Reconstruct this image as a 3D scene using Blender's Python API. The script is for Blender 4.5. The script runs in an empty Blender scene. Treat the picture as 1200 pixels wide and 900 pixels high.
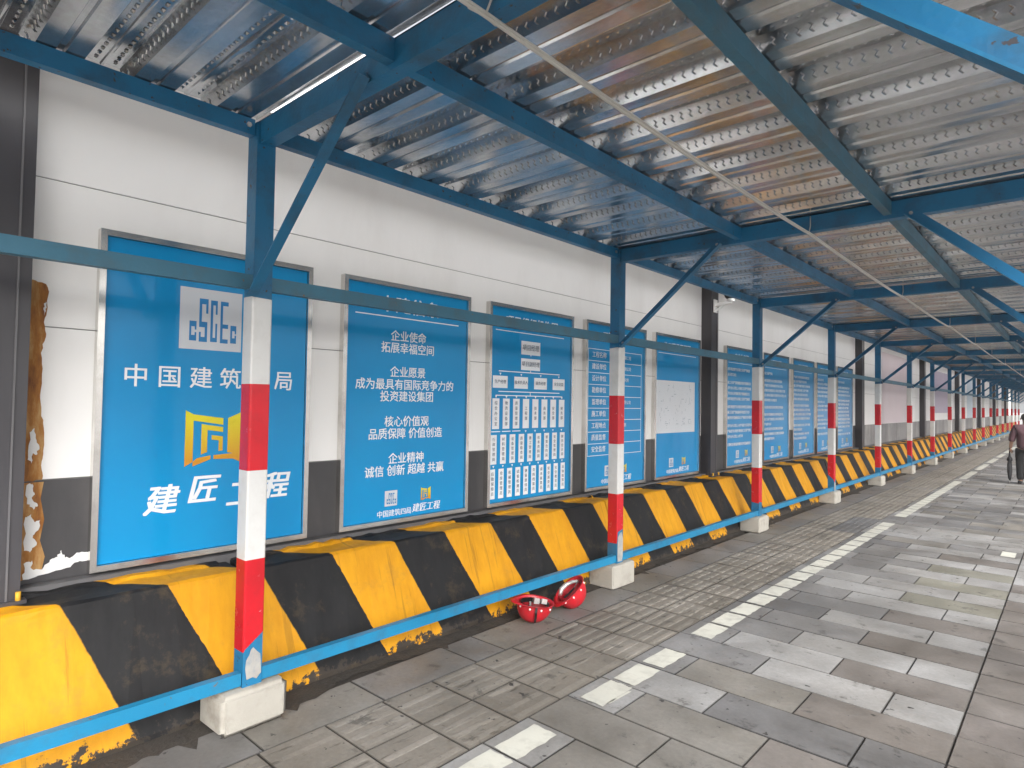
import bpy, bmesh, math, random
from mathutils import Vector, Matrix
random.seed(7)
R = math.radians
SC = bpy.context.scene
COL = SC.collection

# ------------------------------------------------------------------ camera
cam = bpy.data.cameras.new('camera'); cam_o = bpy.data.objects.new('camera', cam); COL.objects.link(cam_o)
cam.sensor_width = 36.0; cam.lens = 21.9432; cam.clip_end = 3000; cam.clip_start = 0.05
FWD = Vector((-0.67007036, 0.74173776, 0.02882390)); RGT = Vector((0.74225939, 0.66992447, 0.01588059)); UPV = Vector((0.00753060, -0.03203592, 0.99945837))
m = Matrix.Identity(4)
for i in range(3):
    m[i][0] = RGT[i]; m[i][1] = UPV[i]; m[i][2] = -FWD[i]
m[2][3] = 1.6
cam_o.matrix_world = m
SC.camera = cam_o

# ------------------------------------------------------------------ sky, sun, exposure
SUN_EL, SUN_AZ = 40.0, 118.0          # azimuth clockwise from +Y (north) towards +X
w = bpy.data.worlds.new('World'); SC.world = w; w.use_nodes = True
nt = w.node_tree; bg = nt.nodes['Background']
sky = nt.nodes.new('ShaderNodeTexSky'); sky.sky_type = 'NISHITA'; sky.sun_disc = False
sky.sun_elevation = R(SUN_EL); sky.sun_rotation = R(SUN_AZ); sky.air_density = 1.0; sky.dust_density = 6.0; sky.ozone_density = 1.0
hsv = nt.nodes.new('ShaderNodeHueSaturation'); hsv.inputs['Saturation'].default_value = 0.22
nt.links.new(sky.outputs[0], hsv.inputs['Color']); nt.links.new(hsv.outputs[0], bg.inputs['Color'])
bg.inputs['Strength'].default_value = 0.15
sun = bpy.data.lights.new('sun', 'SUN'); sun_o = bpy.data.objects.new('sun', sun); COL.objects.link(sun_o)
sun.energy = 0.55; sun.angle = R(50); sun.color = (1.0, 0.985, 0.965)
sd = Vector((math.sin(R(SUN_AZ)) * math.cos(R(SUN_EL)), math.cos(R(SUN_AZ)) * math.cos(R(SUN_EL)), math.sin(R(SUN_EL))))
sun_o.rotation_euler = sd.to_track_quat('Z', 'Y').to_euler()
SC.view_settings.view_transform = 'Standard'; SC.view_settings.look = 'None'
SC.view_settings.exposure = 1.42; SC.view_settings.gamma = 1.0; SC.view_settings.use_curve_mapping = False
SC.cycles.max_bounces = 10; SC.cycles.diffuse_bounces = 5; SC.cycles.glossy_bounces = 5
SC.cycles.use_denoising = True

# ------------------------------------------------------------------ helpers
def tag(o, label=None, cat=None, group=None, kind=None):
    if label: o['label'] = label
    if cat: o['category'] = cat
    if group: o['group'] = group
    if kind: o['kind'] = kind
    return o

def empty(name, loc=(0, 0, 0), rz=0):
    o = bpy.data.objects.new(name, None); COL.objects.link(o)
    o.location = loc; o.rotation_euler = (0, 0, rz); o.empty_display_size = 0.1
    return o

def link_mesh(name, me, parent=None, loc=None):
    o = bpy.data.objects.new(name, me); COL.objects.link(o)
    if parent: o.parent = parent
    if loc is not None: o.location = loc
    return o

class MB:
    """collects shapes into one mesh"""
    def __init__(self): self.bm = bmesh.new()
    def quad(self, pts, mi=0, smooth=False):
        vs = [self.bm.verts.new(p) for p in pts]
        f = self.bm.faces.new(vs); f.material_index = mi; f.smooth = smooth
        return f
    def hexa(self, p, mi=0):
        v = [self.bm.verts.new(q) for q in p]
        for idx in ((0, 3, 2, 1), (4, 5, 6, 7), (0, 1, 5, 4), (1, 2, 6, 5), (2, 3, 7, 6), (3, 0, 4, 7)):
            f = self.bm.faces.new([v[i] for i in idx]); f.material_index = mi
    def box(self, x0, x1, y0, y1, z0, z1, mi=0):
        self.hexa([(x0, y0, z0), (x1, y0, z0), (x1, y1, z0), (x0, y1, z0), (x0, y0, z1), (x1, y0, z1), (x1, y1, z1), (x0, y1, z1)], mi)
    def bar(self, a, b, wdt, hgt, up=(0, 0, 1), mi=0):
        a = Vector(a); b = Vector(b); d = (b - a).normalized()
        s = d.cross(Vector(up)).normalized() * wdt / 2; u = s.cross(d).normalized() * hgt / 2
        self.hexa([a - s - u, a + s - u, b + s - u, b - s - u, a - s + u, a + s + u, b + s + u, b - s + u], mi)
    def tube(self, pts, r, n=8, mi=0, closed=False, caps=True):
        pts = [Vector(p) for p in pts]; rings = []; N = len(pts)
        for i, p in enumerate(pts):
            if closed: d = pts[(i + 1) % N] - pts[i - 1]
            else: d = pts[min(i + 1, N - 1)] - pts[max(i - 1, 0)]
            d.normalize()
            a = Vector((0, 0, 1)) if abs(d.z) < 0.9 else Vector((1, 0, 0))
            s = d.cross(a).normalized(); t = s.cross(d).normalized()
            rr = r[i] if isinstance(r, (list, tuple)) else r
            rings.append([self.bm.verts.new(p + (s * math.cos(2 * math.pi * k / n) + t * math.sin(2 * math.pi * k / n)) * rr) for k in range(n)])
        seg = N if closed else N - 1
        for i in range(seg):
            A = rings[i]; B = rings[(i + 1) % N]
            for k in range(n):
                f = self.bm.faces.new((A[k], A[(k + 1) % n], B[(k + 1) % n], B[k])); f.material_index = mi; f.smooth = True
        if caps and not closed:
            f = self.bm.faces.new(rings[0][::-1]); f.material_index = mi
            f = self.bm.faces.new(rings[-1]); f.material_index = mi
    def poly(self, pts, mi=0):
        f = self.bm.faces.new([self.bm.verts.new(p) for p in pts]); f.material_index = mi; return f
    def prism_x(self, yz, x0, x1, mi=0):
        """outline in the Y-Z plane given thickness from x0 to x1"""
        n = len(yz)
        A = [self.bm.verts.new((x0, y, z)) for y, z in yz]; B = [self.bm.verts.new((x1, y, z)) for y, z in yz]
        for fvs in (A[::-1], B):
            f = self.bm.faces.new(fvs); f.material_index = mi
        for i in range(n):
            f = self.bm.faces.new((A[i], A[(i + 1) % n], B[(i + 1) % n], B[i])); f.material_index = mi
    def ball(self, c, r, sc=(1, 1, 1), mi=0, u=12, v=8):
        res = bmesh.ops.create_uvsphere(self.bm, u_segments=u, v_segments=v, radius=r)
        for q in res['verts']:
            q.co = Vector((q.co.x * sc[0], q.co.y * sc[1], q.co.z * sc[2])) + Vector(c)
        for f in {f for q in res['verts'] for f in q.link_faces}:
            f.material_index = mi; f.smooth = True
    def mesh(self, name, mats, bevel=0, bseg=1, recalc=True):
        if bevel:
            es = [e for e in self.bm.edges if len(e.link_faces) == 2 and e.calc_face_angle(0) > 0.6]
            bmesh.ops.bevel(self.bm, geom=es, offset=bevel, segments=bseg, affect='EDGES', profile=0.5)
        if recalc: bmesh.ops.recalc_face_normals(self.bm, faces=self.bm.faces[:])
        me = bpy.data.meshes.new(name); self.bm.to_mesh(me); self.bm.free()
        for mm in (mats if isinstance(mats, (list, tuple)) else [mats]): me.materials.append(mm)
        return me
    def build(self, name, mats, parent=None, bevel=0, bseg=1, loc=None, recalc=True):
        return link_mesh(name, self.mesh(name, mats, bevel, bseg, recalc), parent, loc)

# ------------------------------------------------------------------ materials
def new_mat(name):
    mt = bpy.data.materials.new(name); mt.use_nodes = True
    return mt, mt.node_tree, mt.node_tree.nodes['Principled BSDF']

def node(nt, typ, **kw):
    n = nt.nodes.new(typ)
    for k, v in kw.items():
        if k == 'op': n.operation = v
        elif k.startswith('i_'):
            key = k[2:]
            n.inputs[int(key) if key.isdigit() else key].default_value = v
        else: setattr(n, k, v)
    return n

def ramp(nt, src, p0, p1, c0=(0, 0, 0, 1), c1=(1, 1, 1, 1)):
    r = nt.nodes.new('ShaderNodeValToRGB')
    r.color_ramp.elements[0].position = p0; r.color_ramp.elements[1].position = p1
    r.color_ramp.elements[0].color = c0; r.color_ramp.elements[1].color = c1
    nt.links.new(src, r.inputs[0]); return r

def mixc(nt, fac, a, b, blend='MIX'):
    n = nt.nodes.new('ShaderNodeMix'); n.data_type = 'RGBA'; n.blend_type = blend
    for sock, v in ((n.inputs[0], fac), (n.inputs[6], a), (n.inputs[7], b)):
        if hasattr(v, 'is_linked') or hasattr(v, 'links'): nt.links.new(v, sock)
        else: sock.default_value = v
    return n.outputs[2]

def c4(c): return (c[0], c[1], c[2], 1)

def paint(name, col, rough=0.4, metal=0.0, dirt=(0.08, 0.07, 0.06), dirt_amt=0.25, scale=3.0, bump=0.0, bscale=40, stretch=(1, 1, 1), var=0.12, spec=0.5, chips=0.0, chipcol=(0.3, 0.28, 0.26)):
    mt, nt, bs = new_mat(name)
    tc = node(nt, 'ShaderNodeTexCoord'); mp = node(nt, 'ShaderNodeMapping'); mp.inputs['Scale'].default_value = stretch
    geo = node(nt, 'ShaderNodeNewGeometry')
    nt.links.new(geo.outputs['Position'], mp.inputs[0])
    n1 = node(nt, 'ShaderNodeTexNoise', i_Scale=scale, i_Detail=8.0, i_Roughness=0.65)
    nt.links.new(mp.outputs[0], n1.inputs['Vector'])
    f = ramp(nt, n1.outputs['Fac'], 0.48, 0.78)
    mul = node(nt, 'ShaderNodeMath', op='MULTIPLY', i_1=dirt_amt); nt.links.new(f.outputs[0], mul.inputs[0])
    n2 = node(nt, 'ShaderNodeTexNoise', i_Scale=scale * 0.35, i_Detail=3.0)
    nt.links.new(mp.outputs[0], n2.inputs['Vector'])
    v = ramp(nt, n2.outputs['Fac'], 0.3, 0.7, c4([c * (1 - var) for c in col]), c4([min(1, c * (1 + var * 0.6)) for c in col]))
    out = mixc(nt, mul.outputs[0], v.outputs[0], c4(dirt))
    if chips > 0:
        n3 = node(nt, 'ShaderNodeTexNoise', i_Scale=26.0, i_Detail=5.0, i_Roughness=0.6)
        nt.links.new(geo.outputs['Position'], n3.inputs['Vector'])
        cf = ramp(nt, n3.outputs['Fac'], 0.74 - chips * 0.1, 0.75 - chips * 0.1)
        out = mixc(nt, cf.outputs[0], out, c4(chipcol))
    nt.links.new(out, bs.inputs['Base Color'])
    rr = node(nt, 'ShaderNodeMapRange', i_3=rough * 0.8, i_4=min(1, rough * 1.35)); nt.links.new(n1.outputs['Fac'], rr.inputs[0])
    nt.links.new(rr.outputs[0], bs.inputs['Roughness'])
    bs.inputs['Metallic'].default_value = metal
    bs.inputs['Specular IOR Level'].default_value = spec
    if bump:
        nb = node(nt, 'ShaderNodeTexNoise', i_Scale=bscale, i_Detail=6.0)
        nt.links.new(geo.outputs['Position'], nb.inputs['Vector'])
        bp = node(nt, 'ShaderNodeBump', i_Strength=bump, i_Distance=0.01); nt.links.new(nb.outputs['Fac'], bp.inputs['Height'])
        nt.links.new(bp.outputs[0], bs.inputs['Normal'])
    return mt

M = {}
M['blue_steel'] = paint('blue_steel_paint', (0.010, 0.150, 0.305), 0.42, dirt=(0.035, 0.045, 0.05), dirt_amt=0.75, scale=4, bump=0.15, bscale=50, chips=0.75, chipcol=(0.05, 0.045, 0.05))
M['blue_rail'] = paint('blue_rail_paint', (0.010, 0.195, 0.37), 0.40, dirt=(0.05, 0.07, 0.09), dirt_amt=0.5, scale=6, bump=0.12, bscale=60, chips=0.5, chipcol=(0.12, 0.12, 0.12))
M['blue_dusty'] = paint('dusty_blue_steel_paint', (0.042, 0.150, 0.225), 0.5, dirt=(0.09, 0.09, 0.085), dirt_amt=0.7, scale=5, bump=0.12, bscale=60, chips=0.45, chipcol=(0.16, 0.10, 0.06))
M['white_film'] = paint('white_striping_film', (0.64, 0.64, 0.63), 0.28, dirt=(0.35, 0.33, 0.3), dirt_amt=0.3, scale=9, bump=0.1, bscale=30, var=0.04)
M['red_film'] = paint('red_striping_film', (0.56, 0.008, 0.018), 0.24, dirt=(0.2, 0.02, 0.02), dirt_amt=0.4, scale=9, chips=0.1, chipcol=(0.6, 0.5, 0.5), bump=0.1, bscale=30)
M['white_wall'] = paint('white_wall_panel', (0.80, 0.795, 0.785), 0.35, dirt=(0.42, 0.40, 0.37), dirt_amt=0.22, scale=1.6, stretch=(1, 1, 0.35), var=0.03, bump=0.03, bscale=3)
M['grey_panel'] = paint('dark_grey_wall_panel', (0.046, 0.045, 0.048), 0.38, dirt=(0.12, 0.11, 0.11), dirt_amt=0.35, scale=4, stretch=(1, 1, 0.3))
M['pale_grey_panel'] = paint('weathered_grey_wall_panel', (0.22, 0.215, 0.215), 0.5, dirt=(0.50, 0.49, 0.47), dirt_amt=0.8, scale=2.6, stretch=(1, 1, 0.4), var=0.35)
M['charcoal'] = paint('charcoal_column_paint', (0.042, 0.040, 0.046), 0.34, dirt=(0.10, 0.095, 0.10), dirt_amt=0.3, scale=3, stretch=(1, 1, 0.2))
M['column_edge'] = paint('pale_column_edge', (0.12, 0.118, 0.125), 0.35)  # paler tone for the narrow strip on each column
M['rail_grey'] = paint('grey_base_channel', (0.11, 0.108, 0.112), 0.5, dirt=(0.05, 0.05, 0.05), dirt_amt=0.5, scale=6)
M['seam'] = paint('panel_seam', (0.20, 0.20, 0.195), 0.7)
M['concrete'] = paint('pale_concrete', (0.40, 0.38, 0.335), 0.85, dirt=(0.16, 0.14, 0.11), dirt_amt=0.7, scale=7, bump=0.35, bscale=45, var=0.12)
M['mortar'] = paint('old_mortar', (0.20, 0.19, 0.18), 0.85, dirt=(0.08, 0.07, 0.06), dirt_amt=0.6, scale=12, bump=0.6, bscale=40)
M['steel_frame'] = paint('stainless_frame', (0.72, 0.70, 0.67), 0.2, metal=1.0, dirt=(0.22, 0.20, 0.17), dirt_amt=0.5, scale=5, stretch=(1, 1, 1), var=0.2)
M['yellow_bolt'] = paint('yellow_bolt', (0.6, 0.32, 0.02), 0.6)
M['bolt'] = paint('zinc_bolt', (0.45, 0.44, 0.42), 0.4, metal=0.9)
M['print_white'] = paint('white_print', (0.80, 0.83, 0.86), 0.3, dirt_amt=0.0, var=0.02)
M['print_grey'] = paint('grey_print', (0.30, 0.36, 0.42), 0.4, dirt_amt=0.0)
M['print_dark'] = paint('dark_print', (0.10, 0.14, 0.20), 0.4, dirt_amt=0.0)
M['print_paper'] = paint('plan_sheet_print', (0.66, 0.69, 0.73), 0.3, dirt_amt=0.05, var=0.03)
M['print_silver'] = paint('silver_emblem_print', (0.60, 0.63, 0.67), 0.3, dirt_amt=0.0, var=0.05)
M['print_blue'] = paint('blue_emblem_print', (0.010, 0.19, 0.46), 0.3, dirt_amt=0.0)
M['line_white'] = paint('road_line_white', (0.52, 0.515, 0.455), 0.6, dirt=(0.24, 0.23, 0.21), dirt_amt=0.65, scale=8, var=0.08, bump=0.15, bscale=60)
M['cable'] = paint('pale_cable_sheath', (0.55, 0.54, 0.50), 0.45)
M['black_plastic'] = paint('black_plastic', (0.012, 0.012, 0.013), 0.35)
M['white_plastic'] = paint('white_plastic', (0.75, 0.75, 0.74), 0.35)
M['helmet_red'] = paint('red_helmet_shell', (0.50, 0.010, 0.020), 0.38, dirt_amt=0.35, scale=14)
M['helmet_inner'] = paint('helmet_inner_lining', (0.40, 0.02, 0.03), 0.45, dirt_amt=0.2, scale=14)
M['pale_road_concrete'] = paint('pale_road_concrete', (0.24, 0.24, 0.235), 0.8, scale=2, bump=0.4, bscale=90)  # unseen road, worn concrete kept pale to brighten the roof deck's reflections
M['kerb'] = paint('kerb_stone', (0.32, 0.31, 0.30), 0.8, scale=3, bump=0.2)
M['soil'] = paint('dark_grit', (0.040, 0.034, 0.028), 0.75, dirt=(0.02, 0.017, 0.015), dirt_amt=0.8, scale=9, bump=0.8, bscale=50)
M['ground'] = paint('ground', (0.34, 0.33, 0.32), 0.85, scale=1.0)
M['bare_patch'] = paint('bare_primer_patch', (0.36, 0.35, 0.33), 0.6, dirt=(0.12, 0.2, 0.28), dirt_amt=0.6, scale=22)
M['flake_white'] = paint('peeled_white_primer', (0.70, 0.70, 0.69), 0.5, dirt_amt=0.1)
M['skin'] = paint('skin', (0.30, 0.17, 0.11), 0.5, dirt_amt=0.0)
M['shirt'] = paint('plum_shirt_cloth', (0.095, 0.045, 0.055), 0.9, dirt=(0.08, 0.035, 0.045), dirt_amt=0.5, scale=8, bump=0.3, bscale=18)
M['trousers'] = paint('black_trouser_cloth', (0.006, 0.006, 0.007), 0.9, bump=0.3, bscale=20)
M['hair'] = paint('greying_hair', (0.045, 0.040, 0.036), 0.7, dirt=(0.16, 0.15, 0.14), dirt_amt=0.6, scale=30, bump=0.6, bscale=90)
M['umbrella'] = paint('black_umbrella_cloth', (0.012, 0.012, 0.014), 0.6)
M['foil'] = paint('crumpled_foil_liner', (0.66, 0.64, 0.62), 0.35, metal=0.5, dirt=(0.1, 0.1, 0.1), dirt_amt=0.4, scale=30)

def gold_mat():
    mt, nt, bs = new_mat('gold_emblem_print')
    geo = node(nt, 'ShaderNodeTexCoord'); sp = node(nt, 'ShaderNodeSeparateXYZ'); nt.links.new(geo.outputs['Generated'], sp.inputs[0])
    r = ramp(nt, sp.outputs['Z'], 0.05, 0.95, (0.60, 0.25, 0.012, 1), (0.72, 0.66, 0.012, 1))
    nt.links.new(r.outputs[0], bs.inputs['Base Color']); bs.inputs['Roughness'].default_value = 0.3
    return mt
M['gold'] = gold_mat()

def board_mat():
    mt, nt, bs = new_mat('glossy_blue_board_print')
    geo = node(nt, 'ShaderNodeNewGeometry')
    n1 = node(nt, 'ShaderNodeTexNoise', i_Scale=1.3, i_Detail=3.0); nt.links.new(geo.outputs['Position'], n1.inputs['Vector'])
    r = ramp(nt, n1.outputs['Fac'], 0.3, 0.7, (0.0, 0.24, 0.54, 1), (0.0, 0.27, 0.59, 1))
    nt.links.new(r.outputs[0], bs.inputs['Base Color'])
    bs.inputs['Roughness'].default_value = 0.30; bs.inputs['Specular IOR Level'].default_value = 0.28; bs.inputs['Coat Weight'].default_value = 0.35; bs.inputs['Coat IOR'].default_value = 1.45; bs.inputs['Coat Roughness'].default_value = 0.06
    n2 = node(nt, 'ShaderNodeTexNoise', i_Scale=1.7, i_Detail=2.0); nt.links.new(geo.outputs['Position'], n2.inputs['Vector'])
    bp = node(nt, 'ShaderNodeBump', i_Strength=0.25, i_Distance=0.02); nt.links.new(n2.outputs['Fac'], bp.inputs['Height'])
    nt.links.new(bp.outputs[0], bs.inputs['Normal'])
    return mt
M['board'] = board_mat()

def deck_mat():
    mt, nt, bs = new_mat('galvanised_deck_steel')
    geo = node(nt, 'ShaderNodeNewGeometry'); mp = node(nt, 'ShaderNodeMapping'); mp.inputs['Scale'].default_value = (0.6, 3, 3)
    nt.links.new(geo.outputs['Position'], mp.inputs[0])
    n1 = node(nt, 'ShaderNodeTexNoise', i_Scale=2.2, i_Detail=7.0, i_Roughness=0.6); nt.links.new(mp.outputs[0], n1.inputs['Vector'])
    vor = node(nt, 'ShaderNodeTexVoronoi', i_Scale=55.0); nt.links.new(geo.outputs['Position'], vor.inputs['Vector'])
    r = ramp(nt, n1.outputs['Fac'], 0.3, 0.72, (0.33, 0.365, 0.40, 1), (0.65, 0.71, 0.765, 1))
    c = mixc(nt, 0.18, r.outputs[0], vor.outputs['Color'], 'SOFT_LIGHT')
    hs = node(nt, 'ShaderNodeHueSaturation', i_Saturation=0.25); nt.links.new(c, hs.inputs['Color'])
    nt.links.new(hs.outputs[0], bs.inputs['Base Color'])
    bs.inputs['Metallic'].default_value = 0.92
    rr = node(nt, 'ShaderNodeMapRange', i_3=0.13, i_4=0.30); nt.links.new(n1.outputs['Fac'], rr.inputs[0]); nt.links.new(rr.outputs[0], bs.inputs['Roughness'])
    n2 = node(nt, 'ShaderNodeTexNoise', i_Scale=1.6, i_Detail=3.0); nt.links.new(mp.outputs[0], n2.inputs['Vector'])
    bp = node(nt, 'ShaderNodeBump', i_Strength=0.2, i_Distance=0.02); nt.links.new(n2.outputs['Fac'], bp.inputs['Height'])
    nt.links.new(bp.outputs[0], bs.inputs['Normal'])
    return mt
M['deck'] = deck_mat()

SB_Z = 0.65; SB_X = -3.42; SPER = 0.9325; SPH = 1.215
def barrier_mat():
    mt, nt, bs = new_mat('hand_painted_black_yellow_stripes')
    L = nt.links
    geo = node(nt, 'ShaderNodeNewGeometry'); sp = node(nt, 'ShaderNodeSeparateXYZ'); L.new(geo.outputs['Position'], sp.inputs[0])
    # distance run down the face (z below the top edge) or back over the top (x behind the edge)
    dz = node(nt, 'ShaderNodeMath', op='SUBTRACT', i_1=SB_Z); L.new(sp.outputs['Z'], dz.inputs[0])
    dzm = node(nt, 'ShaderNodeMath', op='MINIMUM', i_1=0.0); L.new(dz.outputs[0], dzm.inputs[0])
    dx = node(nt, 'ShaderNodeMath', op='SUBTRACT', i_0=SB_X); L.new(sp.outputs['X'], dx.inputs[1])
    dxm = node(nt, 'ShaderNodeMath', op='MAXIMUM', i_1=0.0); L.new(dx.outputs[0], dxm.inputs[0])
    a = node(nt, 'ShaderNodeMath', op='MULTIPLY', i_1=0.43); L.new(dzm.outputs[0], a.inputs[0])
    b = node(nt, 'ShaderNodeMath', op='MULTIPLY', i_1=1.35); L.new(dxm.outputs[0], b.inputs[0])
    y1 = node(nt, 'ShaderNodeMath', op='ADD'); L.new(sp.outputs['Y'], y1.inputs[0]); L.new(a.outputs[0], y1.inputs[1])
    y2 = node(nt, 'ShaderNodeMath', op='ADD'); L.new(y1.outputs[0], y2.inputs[0]); L.new(b.outputs[0], y2.inputs[1])
    nw = node(nt, 'ShaderNodeTexNoise', i_Scale=1.1, i_Detail=2.0); L.new(geo.outputs['Position'], nw.inputs['Vector'])
    nf = node(nt, 'ShaderNodeTexNoise', i_Scale=28.0, i_Detail=3.0); L.new(geo.outputs['Position'], nf.inputs['Vector'])
    w1 = node(nt, 'ShaderNodeMath', op='MULTIPLY_ADD', i_1=0.05, i_2=-0.025); L.new(nw.outputs['Fac'], w1.inputs[0])
    w2 = node(nt, 'ShaderNodeMath', op='MULTIPLY_ADD', i_1=0.012, i_2=-0.006); L.new(nf.outputs['Fac'], w2.inputs[0])
    y3 = node(nt, 'ShaderNodeMath', op='ADD'); L.new(y2.outputs[0], y3.inputs[0]); L.new(w1.outputs[0], y3.inputs[1])
    y4 = node(nt, 'ShaderNodeMath', op='ADD'); L.new(y3.outputs[0], y4.inputs[0]); L.new(w2.outputs[0], y4.inputs[1])
    y5 = node(nt, 'ShaderNodeMath', op='SUBTRACT', i_1=SPH); L.new(y4.outputs[0], y5.inputs[0])
    y6 = node(nt, 'ShaderNodeMath', op='DIVIDE', i_1=SPER); L.new(y5.outputs[0], y6.inputs[0])
    fr = node(nt, 'ShaderNodeMath', op='FRACT'); L.new(y6.outputs[0], fr.inputs[0])
    st = ramp(nt, fr.outputs[0], 0.505, 0.511); st.color_ramp.interpolation = 'LINEAR'   # 0 = yellow, 1 = black
    # colours with streaks
    mp = node(nt, 'ShaderNodeMapping'); mp.inputs['Scale'].default_value = (3, 3, 0.35); L.new(geo.outputs['Position'], mp.inputs[0])
    ns = node(nt, 'ShaderNodeTexNoise', i_Scale=4.5, i_Detail=8.0, i_Roughness=0.65); L.new(mp.outputs[0], ns.inputs['Vector'])
    yel = ramp(nt, ns.outputs['Fac'], 0.36, 0.74, (0.62, 0.29, 0.003, 1), (0.50, 0.215, 0.004, 1))
    blk = ramp(nt, ns.outputs['Fac'], 0.36, 0.70, (0.006, 0.006, 0.007, 1), (0.014, 0.014, 0.015, 1))
    colr = mixc(nt, st.outputs[0], yel.outputs[0], blk.outputs[0])
    # grime splash near the foot
    ng = node(nt, 'ShaderNodeTexNoise', i_Scale=13.0, i_Detail=8.0, i_Roughness=0.7); L.new(geo.outputs['Position'], ng.inputs['Vector'])
    g1 = node(nt, 'ShaderNodeMapRange', i_1=0.0, i_2=0.13, i_3=0.20, i_4=-0.12); L.new(sp.outputs['Z'], g1.inputs[0])
    g2 = node(nt, 'ShaderNodeMath', op='ADD'); L.new(g1.outputs[0], g2.inputs[0]); L.new(ng.outputs['Fac'], g2.inputs[1])
    gr = ramp(nt, g2.outputs[0], 0.595, 0.63)
    colr = mixc(nt, gr.outputs[0], colr, (0.035, 0.028, 0.022, 1))
    nd = node(nt, 'ShaderNodeTexNoise', i_Scale=6.0, i_Detail=10.0, i_Roughness=0.75); L.new(geo.outputs['Position'], nd.inputs['Vector'])
    dr = ramp(nt, nd.outputs['Fac'], 0.54, 0.72); md = node(nt, 'ShaderNodeMath', op='MULTIPLY', i_1=0.34); L.new(dr.outputs[0], md.inputs[0])
    colr = mixc(nt, md.outputs[0], colr, (0.16, 0.11, 0.05, 1))
    mp2 = node(nt, 'ShaderNodeMapping'); mp2.inputs['Scale'].default_value = (1, 16, 0.8); L.new(geo.outputs['Position'], mp2.inputs[0])
    nv = node(nt, 'ShaderNodeTexNoise', i_Scale=1.6, i_Detail=5.0, i_Roughness=0.6); L.new(mp2.outputs[0], nv.inputs['Vector'])
    vr = ramp(nt, nv.outputs['Fac'], 0.60, 0.66); mv = node(nt, 'ShaderNodeMath', op='MULTIPLY', i_1=0.30); L.new(vr.outputs[0], mv.inputs[0])
    colr = mixc(nt, mv.outputs[0], colr, (0.012, 0.011, 0.010, 1))
    L.new(colr, bs.inputs['Base Color'])
    rr = node(nt, 'ShaderNodeMapRange', i_3=0.45, i_4=0.75); L.new(ns.outputs['Fac'], rr.inputs[0]); L.new(rr.outputs[0], bs.inputs['Roughness']); bs.inputs['Specular IOR Level'].default_value = 0.3
    nb = node(nt, 'ShaderNodeTexNoise', i_Scale=9.0, i_Detail=8.0, i_Roughness=0.6); L.new(geo.outputs['Position'], nb.inputs['Vector'])
    bp = node(nt, 'ShaderNodeBump', i_Strength=0.15, i_Distance=0.008); L.new(nb.outputs['Fac'], bp.inputs['Height']); L.new(bp.outputs[0], bs.inputs['Normal'])
    return mt
M['stripes'] = barrier_mat()

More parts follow.
